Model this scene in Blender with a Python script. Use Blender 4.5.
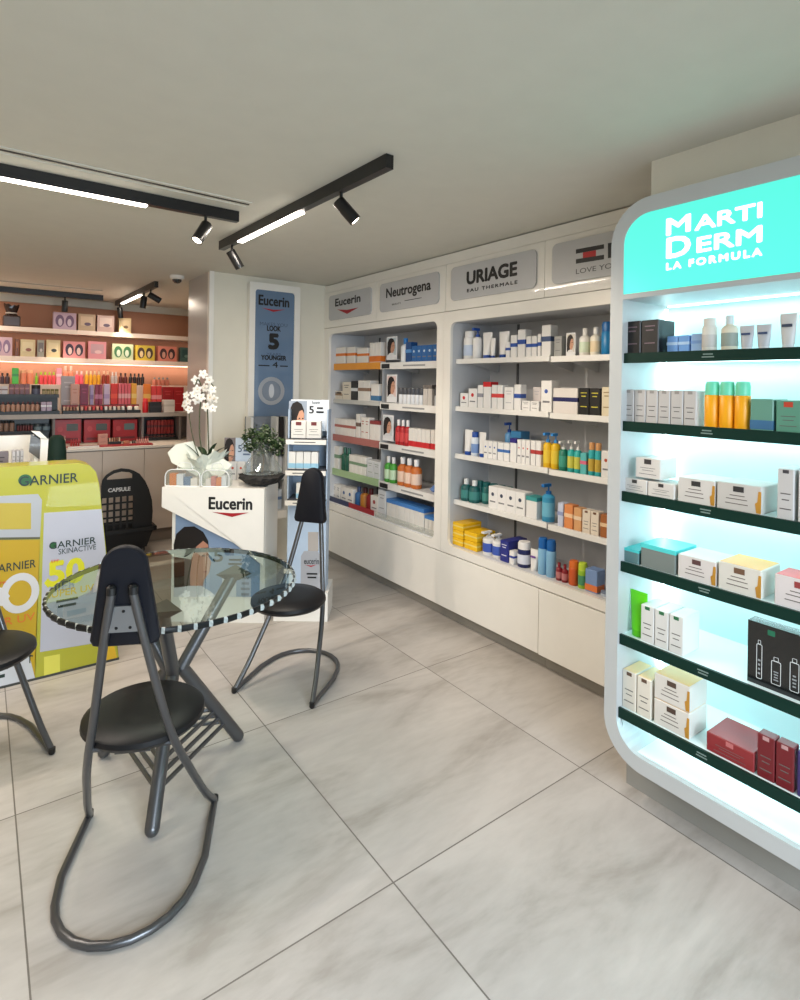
import bpy, bmesh, math, random
from mathutils import Vector, Matrix
random.seed(7)
PI = math.pi
for o in list(bpy.data.objects): bpy.data.objects.remove(o, do_unlink=True)
S = bpy.context.scene
C = bpy.context.collection

# ------------------------------------------------------------------ camera
F, CX, CY, ROLL, YAW, EYE = 573.3, 400.0, 384.0, 0.0159, -0.6331, 1.5
cam = bpy.data.cameras.new('camera'); co = bpy.data.objects.new('camera', cam); C.objects.link(co)
cam.sensor_fit = 'AUTO'; cam.sensor_width = 36; cam.lens = F / 1000 * 36
cam.shift_y = (CY - 500) / 1000
cam.clip_start = 0.05
co.matrix_world = Matrix.Translation((0, 0, EYE)) @ Matrix.Rotation(YAW, 4, 'Z') @ Matrix.Rotation(PI/2, 4, 'X') @ Matrix.Rotation(ROLL, 4, 'Z')
S.camera = co

# ------------------------------------------------------------------ light and exposure
S.view_settings.view_transform = 'Standard'; S.view_settings.look = 'None'
S.view_settings.gamma = 1; S.view_settings.use_curve_mapping = False
S.view_settings.exposure = 0.12
wd = bpy.data.worlds.new('sky'); S.world = wd; wd.use_nodes = True
wb = wd.node_tree.nodes['Background']; wb.inputs[0].default_value = (.78, .89, 1, 1); wb.inputs[1].default_value = .5

def area(name, loc, rot, sx, sy, power, col, spread=PI):
    l = bpy.data.lights.new(name, 'AREA'); l.shape = 'RECTANGLE'; l.size = sx; l.size_y = sy
    l.energy = power; l.color = col; l.spread = spread
    o = bpy.data.objects.new(name, l); C.objects.link(o); o.location = loc; o.rotation_euler = rot
    return o
# daylight entering by the shop window behind the camera
area('window_daylight', (.45, -1.58, 1.45), (PI/2-.62, 0, 0), 1.7, 1.7, 80, (.74, .88, 1.0), 2.2)

# ------------------------------------------------------------------ maths: where a pixel's line of sight meets a plane
def ray(x, y):
    a = (x-CX)/F; b = -(y-CY)/F
    c, s = math.cos(ROLL), math.sin(ROLL); a, b = c*a-s*b, s*a+c*b
    c, s = math.cos(YAW), math.sin(YAW); return Vector((c*a-s, s*a+c, b))
class Plane:
    def __init__(s, o, u, n):
        s.o = Vector(o); s.u = Vector(u).normalized(); s.v = Vector((0, 0, 1)); s.n = Vector(n).normalized()
    def at(s, px, py):
        d = ray(px, py); e = Vector((0, 0, EYE)); t = (s.o-e).dot(s.n)/d.dot(s.n); p = e+d*t-s.o
        return (p.dot(s.u), p.z)
    def w(s, a, b, c=0): return s.o+s.u*a+s.v*b+s.n*c
    def off(s, c): return Plane(s.o+s.n*c, s.u, s.n)
def PX(x): return Plane((x, 0, 0), (0, -1, 0), (-1, 0, 0))      # faces the room from the right; a = -y
def PY(y): return Plane((0, y, 0), (1, 0, 0), (0, -1, 0))       # faces the camera end; a = x
def floor_at(px, py, z=0):
    d = ray(px, py); t = (z-EYE)/d.z; return Vector((d.x*t, d.y*t, z))

# ------------------------------------------------------------------ materials
def srgb(c):
    f = lambda v: v/12.92 if v <= .04045 else ((v+.055)/1.055)**2.4
    return tuple(f(v/255) for v in c)
_m = {}
def mat(c, rough=.5, metal=0, spec=.5, emit=0, name='paint', coat=0, trans=0, alpha=1, var=0.04):
    """procedural material; c is sRGB 0-255"""
    k = (tuple(c), rough, metal, spec, emit, coat, trans, alpha, var)
    if k in _m: return _m[k]
    m = bpy.data.materials.new(name); m.use_nodes = True; nt = m.node_tree; b = nt.nodes['Principled BSDF']
    l = srgb(c)
    b.inputs['Roughness'].default_value = rough; b.inputs['Metallic'].default_value = metal
    b.inputs['Specular IOR Level'].default_value = spec
    b.inputs['Coat Weight'].default_value = coat; b.inputs['Transmission Weight'].default_value = trans
    b.inputs['Alpha'].default_value = alpha
    if emit:
        b.inputs['Base Color'].default_value = (*l, 1)
        b.inputs['Emission Color'].default_value = (*l, 1); b.inputs['Emission Strength'].default_value = emit
    else:
        tc = nt.nodes.new('ShaderNodeTexCoord'); nz = nt.nodes.new('ShaderNodeTexNoise'); nz.inputs['Scale'].default_value = 9
        nz.inputs['Detail'].default_value = 4
        mx = nt.nodes.new('ShaderNodeMix'); mx.data_type = 'RGBA'
        mx.inputs[6].default_value = (*[v*(1-var) for v in l], 1); mx.inputs[7].default_value = (*[min(1, v*(1+var)) for v in l], 1)
        nt.links.new(tc.outputs['Object'], nz.inputs['Vector']); nt.links.new(nz.outputs['Fac'], mx.inputs[0])
        nt.links.new(mx.outputs[2], b.inputs['Base Color'])
    _m[k] = m; return m
WHITE = mat((238, 234, 226), .28, name='white_lacquer', coat=.25)
WALLP = mat((226, 220, 204), .75, name='wall_paint')
CEIL = mat((212, 209, 198), .85, name='ceiling_paint')
GREYL = mat((202, 202, 204), .55, name='grey_liner')
SIGNG = mat((190, 190, 192), .3, name='grey_sign_plate', coat=.5)
BLACK = mat((14, 14, 16), .4, name='black')
BLACKM = mat((16, 16, 17), .35, name='black_metal')
METAL = mat((96, 96, 98), .32, metal=.75, name='grey_tube_metal')
STEEL = mat((150, 152, 155), .3, metal=.8, name='steel')
LEATHER = mat((12, 12, 16), .45, spec=.35, name='black_leather')
RED = mat((160, 22, 34), .4, name='red_print')
INK = mat((22, 22, 26), .5, name='ink')
LED = mat((255, 244, 230), emit=9, name='led_diffuser')
CYLED = mat((222, 255, 255), emit=3, name='cool_led')

def floor_mat():
    m = bpy.data.materials.new('floor_tile'); m.use_nodes = True; nt = m.node_tree; b = nt.nodes['Principled BSDF']; L = nt.links.new
    tc = nt.nodes.new('ShaderNodeTexCoord'); sp = nt.nodes.new('ShaderNodeSeparateXYZ'); L(tc.outputs['Object'], sp.inputs[0])
    def ma(op, a, b_=0.0):
        n = nt.nodes.new('ShaderNodeMath'); n.operation = op
        for i, v in enumerate((a, b_)):
            if isinstance(v, (int, float)): n.inputs[i].default_value = v
            else: L(v, n.inputs[i])
        return n.outputs[0]
    def joint(sock, off, pitch):
        t = ma('DIVIDE', ma('SUBTRACT', sock, off), pitch); fr = ma('FRACT', ma('ADD', t, 50.0))
        dd = ma('ABSOLUTE', ma('SUBTRACT', fr, .5)); return ma('GREATER_THAN', dd, .5-.0023/pitch), ma('FLOOR', t)
    gx, ix = joint(sp.outputs[0], .119, .9045); gy, iy = joint(sp.outputs[1], .424, .964)
    g = ma('MAXIMUM', gx, gy)
    # every tile shifts the pattern
    cb = nt.nodes.new('ShaderNodeCombineXYZ'); L(ma('MULTIPLY', ix, 7.3), cb.inputs[0]); L(ma('MULTIPLY', iy, 3.7), cb.inputs[1])
    va = nt.nodes.new('ShaderNodeVectorMath'); va.operation = 'ADD'; L(tc.outputs['Object'], va.inputs[0]); L(cb.outputs[0], va.inputs[1])
    mp = nt.nodes.new('ShaderNodeMapping'); mp.inputs['Scale'].default_value = (.8, 2.6, 1); mp.inputs['Rotation'].default_value = (0, 0, .5); L(va.outputs[0], mp.inputs[0])
    n1 = nt.nodes.new('ShaderNodeTexNoise'); n1.inputs['Scale'].default_value = 1.5; n1.inputs['Detail'].default_value = 7; n1.inputs['Roughness'].default_value = .6; n1.inputs['Distortion'].default_value = .7
    L(mp.outputs[0], n1.inputs['Vector'])
    n2 = nt.nodes.new('ShaderNodeTexNoise'); n2.inputs['Scale'].default_value = 14; n2.inputs['Detail'].default_value = 5; L(mp.outputs[0], n2.inputs['Vector'])
    f = ma('ADD', ma('MULTIPLY', n1.outputs['Fac'], .8), ma('MULTIPLY', n2.outputs['Fac'], .2))
    r = nt.nodes.new('ShaderNodeValToRGB'); e = r.color_ramp.elements
    e[0].position = .36; e[0].color = (*srgb((162, 154, 146)), 1); e[1].position = .62; e[1].color = (*srgb((192, 185, 178)), 1)
    x = e.new(.48); x.color = (*srgb((180, 173, 166)), 1)
    L(f, r.inputs[0])
    mx = nt.nodes.new('ShaderNodeMix'); mx.data_type = 'RGBA'; L(g, mx.inputs[0]); L(r.outputs[0], mx.inputs[6]); mx.inputs[7].default_value = (*srgb((112, 105, 98)), 1)
    L(mx.outputs[2], b.inputs['Base Color'])
    L(ma('ADD', ma('MULTIPLY', n2.outputs['Fac'], .15), .30), b.inputs['Roughness'])
    bp = nt.nodes.new('ShaderNodeBump'); bp.inputs['Strength'].default_value = .25; bp.inputs['Distance'].default_value = .002; bp.invert = True
    L(g, bp.inputs['Height']); L(bp.outputs[0], b.inputs['Normal'])
    return m

def glass_mat(name, tint, refl=.06, rough=.02, opac=0.0):
    """thin clear sheet: what shines through it and what it mirrors"""
    m = bpy.data.materials.new(name); m.use_nodes = True; nt = m.node_tree; nt.nodes.remove(nt.nodes['Principled BSDF'])
    out = nt.nodes['Material Output']; t = nt.nodes.new('ShaderNodeBsdfTransparent'); t.inputs[0].default_value = (*tint, 1)
    g = nt.nodes.new('ShaderNodeBsdfGlossy'); g.inputs['Roughness'].default_value = rough; g.inputs[0].default_value = (.9, 1, .96, 1)
    lw = nt.nodes.new('ShaderNodeLayerWeight'); lw.inputs[0].default_value = .5
    pw = nt.nodes.new('ShaderNodeMath'); pw.operation = 'POWER'; pw.inputs[1].default_value = 5; nt.links.new(lw.outputs['Facing'], pw.inputs[0])
    ad = nt.nodes.new('ShaderNodeMath'); ad.operation = 'ADD'; ad.inputs[1].default_value = refl; nt.links.new(pw.outputs[0], ad.inputs[0]); ad.use_clamp = True
    m1 = nt.nodes.new('ShaderNodeMixShader'); nt.links.new(ad.outputs[0], m1.inputs[0]); nt.links.new(t.outputs[0], m1.inputs[1]); nt.links.new(g.outputs[0], m1.inputs[2])
    if opac:
        d = nt.nodes.new('ShaderNodeBsdfDiffuse'); d.inputs[0].default_value = (.8, .82, .8, 1)
        m2 = nt.nodes.new('ShaderNodeMixShader'); m2.inputs[0].default_value = opac
        nt.links.new(m1.outputs[0], m2.inputs[1]); nt.links.new(d.outputs[0], m2.inputs[2]); nt.links.new(m2.outputs[0], out.inputs[0])
    else: nt.links.new(m1.outputs[0], out.inputs[0])
    return m
GLASS = glass_mat('table_glass', (.68, .80, .76), .13)
CELLO = glass_mat('cellophane', (.93, .94, .93), .08, .15, .05)
CLEARP = glass_mat('clear_plastic', (.95, .96, .95), .08, .08, .10)

# ------------------------------------------------------------------ mesh helpers
def mesh(name, bm, m, parent=None, smooth=False):
    me = bpy.data.meshes.new(name); bmesh.ops.recalc_face_normals(bm, faces=bm.faces); bm.to_mesh(me); bm.free()
    if smooth:
        for p in me.polygons: p.use_smooth = True
        try: me.set_sharp_from_angle(angle=math.radians(40))
        except Exception: pass
    me.materials.append(m)
    o = bpy.data.objects.new(name, me); C.objects.link(o)
    if parent is not None: o.parent = parent
    return o
def adopt(o, parent):
    """keep o where it stands and make it a part of parent"""
    o.parent = parent; o.matrix_parent_inverse = world_of(parent).inverted(); return o
def world_of(o):
    M = o.matrix_basis.copy() if False else Matrix.LocRotScale(o.location, o.rotation_euler, o.scale)
    return M if o.parent is None else world_of(o.parent) @ o.matrix_parent_inverse @ M
def thing(name, label, cat, loc=(0, 0, 0), rz=0, group=None):
    o = bpy.data.objects.new(name, None); C.objects.link(o); o.location = loc; o.rotation_euler = (0, 0, rz); o.empty_display_size = .1
    return tag(o, label, cat, group)
USED = {}
def tag(o, label, cat, group=None):
    n = len(label.split())
    if not 4 <= n <= 16: print('LABEL LENGTH', n, label)
    if label in USED and not group: print('DUP LABEL', label)
    USED[label] = 1
    o['label'] = label; o['category'] = cat
    if group: o['group'] = group
    return o
def struct(o): o['kind'] = 'structure'; return o
def add_box(bm, x0, y0, z0, x1, y1, z1, bev=0, seg=2):
    vs = bmesh.ops.create_cube(bm, size=1)['verts']
    for v in vs: v.co = Vector(((x0+x1)/2+v.co.x*(x1-x0), (y0+y1)/2+v.co.y*(y1-y0), (z0+z1)/2+v.co.z*(z1-z0)))
    if bev:
        es = list({e for v in vs for e in v.link_edges}); bmesh.ops.bevel(bm, geom=es, offset=bev, segments=seg, affect='EDGES', profile=.5)
def box(name, x0, y0, z0, x1, y1, z1, m, parent=None, bev=0, seg=2):
    bm = bmesh.new(); add_box(bm, x0, y0, z0, x1, y1, z1, bev, seg); return mesh(name, bm, m, parent)
def add_lathe(bm, prof, c=(0, 0, 0), seg=20, sx=1, sy=1, axis=None):
    """prof = [(r,z)...]"""
    rows = []
    R = axis.to_matrix() if axis else Matrix.Identity(3)
    for r, z in prof:
        if r < 1e-5: rows.append([bm.verts.new(Vector(c)+R@Vector((0, 0, z)))])
        else: rows.append([bm.verts.new(Vector(c)+R@Vector((r*sx*math.cos(2*PI*i/seg), r*sy*math.sin(2*PI*i/seg), z))) for i in range(seg)])
    for a, b in zip(rows, rows[1:]):
        for i in range(seg):
            j = (i+1) % seg
            if len(a) == 1 and len(b) == 1: continue
            if len(a) == 1: bm.faces.new((a[0], b[i], b[j]))
            elif len(b) == 1: bm.faces.new((a[i], a[j], b[0]))
            else: bm.faces.new((a[i], a[j], b[j], b[i]))
    if len(rows[0]) > 1: bm.faces.new(rows[0][::-1])
    if len(rows[-1]) > 1: bm.faces.new(rows[-1])
def lathe(name, prof, m, parent=None, c=(0, 0, 0), seg=20, sx=1, sy=1, axis=None):
    bm = bmesh.new(); add_lathe(bm, prof, c, seg, sx, sy, axis); return mesh(name, bm, m, parent, True)
def spline(pts, n=8):
    P = [Vector(p) for p in pts]; out = []
    Q = [P[0]*2-P[1]]+P+[P[-1]*2-P[-2]]
    for i in range(1, len(Q)-2):
        for k in range(n):
            t = k/n; a, b, c, d = Q[i-1], Q[i], Q[i+1], Q[i+2]
            out.append(.5*((2*b)+(c-a)*t+(2*a-5*b+4*c-d)*t*t+(3*b-a-3*c+d)*t**3))
    out.append(P[-1]); return out
def add_tube(bm, pts, r, seg=10, r2=None, closed=False):
    P = [Vector(p) for p in pts]; n = len(P); rows = []; up = None
    for i, p in enumerate(P):
        if closed: t = (P[(i+1) % n]-P[i-1]).normalized()
        else: t = (P[min(i+1, n-1)]-P[max(i-1, 0)]).normalized()
        if up is None: up = Vector((0, 0, 1)) if abs(t.z) < .9 else Vector((1, 0, 0))
        s = t.cross(up).normalized(); up = s.cross(t).normalized()
        rr = r if r2 is None else r+(r2-r)*i/max(1, n-1)
        rows.append([bm.verts.new(p+(s*math.cos(2*PI*k/seg)+up*math.sin(2*PI*k/seg))*rr) for k in range(seg)])
    m_ = n if closed else n-1
    for i in range(m_):
        a, b = rows[i], rows[(i+1) % n]
        for k in range(seg): bm.faces.new((a[k], a[(k+1) % seg], b[(k+1) % seg], b[k]))
    if not closed: bm.faces.new(rows[0][::-1]); bm.faces.new(rows[-1])
def tube(name, pts, r, m, parent=None, seg=10, r2=None, closed=False):
    bm = bmesh.new(); add_tube(bm, pts, r, seg, r2, closed); return mesh(name, bm, m, parent, True)
def rrect(a0, b0, a1, b1, r, k=6):
    if not isinstance(r, (list, tuple)): r = (r,)*4      # bl, br, tr, tl
    out = []
    for (cx, cy, s, rr) in ((a0, b0, 180, r[0]), (a1, b0, 270, r[1]), (a1, b1, 0, r[2]), (a0, b1, 90, r[3])):
        ox = cx+rr if cx == a0 else cx-rr; oy = cy+rr if cy == b0 else cy-rr
        for i in range(k+1):
            t = math.radians(s+90*i/k); out.append((ox+rr*math.cos(t), oy+rr*math.sin(t)))
    return out
def add_prism(bm, pl, pts, c0, c1):
    a = [bm.verts.new(pl.w(x, y, c0)) for x, y in pts]; b = [bm.verts.new(pl.w(x, y, c1)) for x, y in pts]
    bm.faces.new(a[::-1]); bm.faces.new(b); n = len(a)
    for i in range(n): bm.faces.new((a[i], a[(i+1) % n], b[(i+1) % n], b[i]))
def prism(name, pl, pts, c0, c1, m, parent=None):
    bm = bmesh.new(); add_prism(bm, pl, pts, c0, c1); bmesh.ops.triangulate(bm, faces=[f for f in bm.faces if len(f.verts) > 4])
    o = mesh(name, bm, m)
    return adopt(o, parent) if parent else o
def ring(name, pl, outer, inner, c0, c1, m, parent=None):
    bm = bmesh.new(); L = []
    for pts in (outer, inner):
        for c in (c0, c1): L.append([bm.verts.new(pl.w(x, y, c)) for x, y in pts])
    n = len(outer); o0, o1, i0, i1 = L
    for i in range(n):
        j = (i+1) % n
        bm.faces.new((o0[i], o0[j], o1[j], o1[i])); bm.faces.new((i0[i], i1[i], i1[j], i0[j]))
        bm.faces.new((o1[i], o1[j], i1[j], i1[i])); bm.faces.new((o0[i], i0[i], i0[j], o0[j]))
    bmesh.ops.remove_doubles(bm, verts=bm.verts, dist=1e-6)
    o = mesh(name, bm, m); return adopt(o, parent) if parent else o
_fonts = {}
def text(name, pl, s, a0, b0, a1, b1, m, parent=None, c=.001, bold=0, th=.0006, shear=0, spacing=1):
    """lettering that fills the rectangle a0..a1, b0..b1 of a plane"""
    cu = bpy.data.curves.new('t', 'FONT'); cu.body = s; cu.extrude = 0; cu.shear = shear; cu.space_character = spacing; cu.resolution_u = 3
    to = bpy.data.objects.new('t', cu); C.objects.link(to)
    dg = bpy.context.evaluated_depsgraph_get(); me = bpy.data.meshes.new_from_object(to.evaluated_get(dg)); bpy.data.objects.remove(to, do_unlink=True)
    bm = bmesh.new(); bm.from_mesh(me); bpy.data.meshes.remove(me)
    xs = [v.co.x for v in bm.verts]; ys = [v.co.y for v in bm.verts]; x0, x1, y0, y1 = min(xs), max(xs), min(ys), max(ys)
    k = bold*(b1-b0)                     # stroke thickening in metres
    sh = [(0, 0)] if not k else [(k*math.cos(t*PI/3), k*math.sin(t*PI/3)) for t in range(6)]
    src = bm; bm = bmesh.new()
    DONE = []
    for dx, dy in sh:
        DONE.append(1)
        mp = {}
        for v in src.verts:
            a = a0+k+(v.co.x-x0)/(x1-x0)*(a1-a0-2*k)+dx; b = b0+k+(v.co.y-y0)/(y1-y0)*(b1-b0-2*k)+dy; mp[v] = bm.verts.new(pl.w(a, b, c+.00004*len(DONE)))
        for f in src.faces: bm.faces.new([mp[v] for v in f.verts])
    src.free()
    r = bmesh.ops.extrude_face_region(bm, geom=list(bm.faces))
    for v in [g for g in r['geom'] if isinstance(g, bmesh.types.BMVert)]: v.co += pl.n*th
    o = mesh(name, bm, m); return adopt(o, parent) if parent else o
def ptext(name, pl, s, x0, y0, x1, y1, m, parent=None, **k):
    """x0,y0 = lower left pixel; x1,y1 = upper right pixel"""
    a0, b0 = pl.at(x0, y0); a1, b1 = pl.at(x1, y1); hh = k.pop('hh', None)
    if hh: b1 = b0+hh
    return text(name, pl, s, a0, b0, a1, b1, m, parent, **k)
def pshape(name, pl, pix, c0, c1, m, parent=None): return prism(name, pl, [pl.at(*p) for p in pix], c0, c1, m, parent)
def blob(cx, cy, rx, ry, n=20, t0=0, t1=360): return [(cx+rx*math.cos(math.radians(t0+(t1-t0)*i/n)), cy+ry*math.sin(math.radians(t0+(t1-t0)*i/n))) for i in range(n)]
def lines(name, pl, a0, b0, a1, b1, n, m, parent, c=.001):
    """a block of print too small to read"""
    bm = bmesh.new(); h = (b1-b0)/(2*n)
    for i in range(n):
        y = b1-h*(2*i+1); w = (a1-a0)*random.uniform(.65, 1); x = (a0+a1)/2-w/2
        add_prism(bm, pl, [(x, y-h*.5), (x+w, y-h*.5), (x+w, y+h*.4), (x, y+h*.4)], c, c+.0005)
    o = mesh(name, bm, m); return adopt(o, parent)
def portrait(pl, a0, b0, a1, b1, parent, c=.0015, back=(170, 190, 215), profile=False):
    """printed photograph of a dark-haired woman"""
    w, h = a1-a0, b1-b0
    P = lambda pts: [(a0+x*w, b0+y*h) for x, y in pts]
    HAIR = mat((28, 20, 20), .6); SKIN = mat((196, 146, 120), .55); TOP = mat((214, 214, 216), .6)
    pr = thing_part('portrait_print', pl, P([(0, 0), (1, 0), (1, 1), (0, 1)]), c, mat(back, .5), parent)
    prism('hair', pl, P([(.04, .0), (.0, .45), (.05, .75), (.2, .93), (.45, .99), (.7, .92), (.84, .76), (.86, .55), (.7, .62), (.6, .3), (.55, 0)]), c+.0005, c+.0009, HAIR, pr)
    prism('face', pl, P([(.45, .12), (.62, .1), (.78, .22), (.83, .34), (.9, .42), (.84, .52), (.85, .66), (.74, .76), (.58, .72), (.46, .55), (.4, .3)]), c+.0010, c+.0014, SKIN, pr)
    prism('clothing', pl, P([(.1, 0), (.25, .1), (.45, .14), (.66, .12), (.85, .06), (.9, 0)]), c+.0015, c+.0019, TOP, pr)
    for x, y in ((.6, .53), (.78, .53)): prism('eye', pl, [(a0+p*w, b0+q*h) for p, q in blob(x, y, .05, .018, 8)], c+.0015, c+.0018, HAIR, pr)
    prism('mouth', pl, [(a0+p*w, b0+q*h) for p, q in blob(.72, .28, .07, .02, 8)], c+.0015, c+.0018, mat((150, 70, 70), .5), pr)
    return pr
def thing_part(name, pl, pts, c, m, parent): return prism(name, pl, pts, c-.0006, c, m, parent)

# ------------------------------------------------------------------ room
CZ = 2.34
fl = struct(box('floor', -3.0, -1.6, -.08, 3.0, 7.1, 0, floor_mat()))
struct(box('ceiling', -3.0, -1.6, CZ, 3.0, 7.1, CZ+.1, CEIL))
struct(box('wall_left', -3.0, -1.6, 0, -2.9, 7.1, CZ, WALLP))
PEACH = mat((180, 128, 100), .7, name='peach_wall')
struct(box('wall_back', -2.9, 7.0, 0, 3.0, 7.1, CZ, PEACH))
struct(box('wall_right', 2.78, 1.17, 0, 3.0, 7.0, CZ, WALLP))
struct(box('trim_back', -2.9, 6.95, CZ-.075, 2.78, 7.0, CZ, CEIL))
# pier behind the lit display: its side faces the room at x = 2.0
struct(box('wall_pier', 2.32, -1.6, 0, 3.0, 1.17, CZ, WALLP))
struct(box('trim_pier', 2.0, -1.6, 2.175, 2.32, 1.17, CZ, WALLP))
# return wall between the alcove and the cabinets
pnl = mat((186, 181, 178), .3, name='glossy_grey_panel', coat=.08)
struct(box('wall_return', 1.425, 4.40, 0, 2.78, 4.94, CZ, WALLP))
struct(box('trim_column', 1.41, 4.43, 0, 1.425, 4.94, CZ, pnl))
struct(box('trim_corner', 1.405, 4.385, 0, 1.44, 4.43, CZ, WHITE))
# shop front behind the camera
struct(box('wall_front', 1.35, -1.7, 0, 3.0, -1.6, CZ, WALLP))
struct(box('wall_front_sill', -3.0, -1.7, 0, 1.35, -1.6, .22, WALLP))
bm = bmesh.new()
for x in (-2.95, -1.5, -.1, 1.31): add_box(bm, x-.03, -1.68, .22, x+.03, -1.62, CZ)
add_box(bm, -2.95, -1.68, .22, 1.35, -1.62, .28); add_box(bm, -2.95, -1.68, CZ-.06, 1.35, -1.62, CZ)
struct(mesh('window_1', bm, BLACKM))

# ceiling diffuser slots
def slot(x0, y0, x1, y1, label):
    d = Vector((x1-x0, y1-y0, 0)); L = d.length; t = thing('ceiling_slot', label, 'air vent', (x0, y0, CZ), math.atan2(d.y, d.x))
    box('frame', 0, -.045, -.004, L, -.028, 0, CEIL, t); box('frame', 0, .028, -.004, L, .045, 0, CEIL, t)
    box('slot_blade', 0, -.012, -.003, L, .0, .0, mat((66, 62, 58), .6), t)
slot(-1.8, 2.50, 1.02, 2.63, 'long thin linear slot in the ceiling beside the nearer black track')
slot(-1.8, 6.10, .93, 6.05, 'thin dark slot in the alcove ceiling above the gift boxes')

# ------------------------------------------------------------------ ceiling tracks
def spot_head(parent_loc, d, label, power, col=(1, .86, .7), lit=True, angle=60):
    """black cylinder spotlight hanging from a track; d = direction it points"""
    d = Vector(d).normalized(); t = thing('track_spotlight', label, 'spotlight', parent_loc, 0, None)
    lathe('stem', [(.007, 0), (.007, -.045)][::-1], BLACKM, t, seg=10)
    q = d.to_track_quat('-Z', 'Y'); cy = Vector((0, 0, -.05))
    lathe('barrel', [(.0, .055), (.024, .055), (.027, .05), (.027, -.055), (.022, -.056), (.02, -.045)], BLACKM, t, c=cy+d*.035, seg=20, axis=q)
    lathe('lens', [(.0, -.053), (.021, -.053), (.021, -.05), (0, -.05)], mat((255, 240, 215), emit=14) if lit else mat((40, 40, 40), .2), t, c=cy+d*.035, seg=16, axis=q)
    if power:
        l = bpy.data.lights.new('spot', 'SPOT'); l.energy = power; l.color = col; l.spot_size = math.radians(angle); l.spot_blend = .6; l.shadow_soft_size = .03
        o = bpy.data.objects.new('lamp', l); C.objects.link(o); o.parent = t; o.location = cy+d*.1; o.rotation_mode = 'QUATERNION'; o.rotation_quaternion = q
    return t
def track(p0, p1, led0, led1, label, glow=1.0, col=(1, .89, .77), drop=0):
    p0 = Vector((*p0, CZ-drop)); p1 = Vector((*p1, CZ-drop)); d = p1-p0; L = d.length
    t = thing('track_light', label, 'ceiling light', p0, math.atan2(d.y, d.x))
    bm = bmesh.new(); add_box(bm, 0, -.017, -.052, L, .017, -.001); mesh('track_rail', bm, BLACKM, t)
    bm = bmesh.new(); add_box(bm, led0*L, -.0172, -.061, led1*L, .0172, -.0525, .003); mesh('led_diffuser', bm, LED, t)
    l = bpy.data.lights.new('led', 'AREA'); l.shape = 'RECTANGLE'; l.size = (led1-led0)*L; l.size_y = .03; l.energy = glow*(led1-led0)*L; l.color = col
    o = bpy.data.objects.new('led_light', l); C.objects.link(o); o.parent = t; o.location = ((led0+led1)/2*L, 0, -.064)
    return p0, p1
TW = 16
a, b = track((-1.9, 2.72), (1.023, 2.775), .0, .855, 'long black track with white light strip, left side of ceiling', TW)
spot_head((.865, 2.775, CZ-.052), (-.25, -.1, -.42), 'single black spotlight under the left end of the ceiling near the slot', 14)
a, b = track((1.20, 1.72), (1.165, 3.425), .40, .83, 'shorter black track light running towards the corner cabinets', TW)
spot_head((1.195, 2.06, CZ-.052), (.45, -.25, -.55), 'black spotlight near the wide end of middle track, lens facing away', 42, angle=85)
spot_head((1.170, 3.26, CZ-.052), (.30, .0, -.45), 'lit black spotlight at far tip of the middle track', 26, angle=75)
track((-1.6, 6.47), (.99, 6.40), .1, .66, 'black track light across the alcove ceiling, far left', 9, (1, .84, .68))
spot_head((.66, 6.41, CZ-.052), (0, .15, -.6), 'black spotlight above the pink gift boxes on the top shelf', 14, (1, .8, .6))
track((1.2, 5.15), (1.175, 6.75), .35, .82, 'short black track light near the dome camera', 9, (1, .84, .68))
spot_head((1.195, 5.32, CZ-.052), (.45, -.05, -.25), 'black spotlight pointing right at near end of alcove track', 2, (1, .8, .6))
spot_head((1.19, 5.55, CZ-.052), (-.05, .1, -.6), 'black spotlight pointing down, second on short alcove track', 14, (1, .8, .6))
spot_head((1.18, 6.6, CZ-.052), (.1, .15, -.6), 'lit black spotlight at far end of short alcove track', 14, (1, .8, .6))
t = thing('dome_camera', 'small white dome security camera on the ceiling near the column', 'security camera', (1.27, 4.78, CZ))
lathe('housing', [(.0, -.03), (.045, -.03), (.055, -.022), (.055, 0)], WHITE, t)
lathe('dome', [(0, -.062), (.02, -.058), (.034, -.045), (.036, -.03)], mat((20, 20, 24), .08, coat=1), t)

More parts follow.
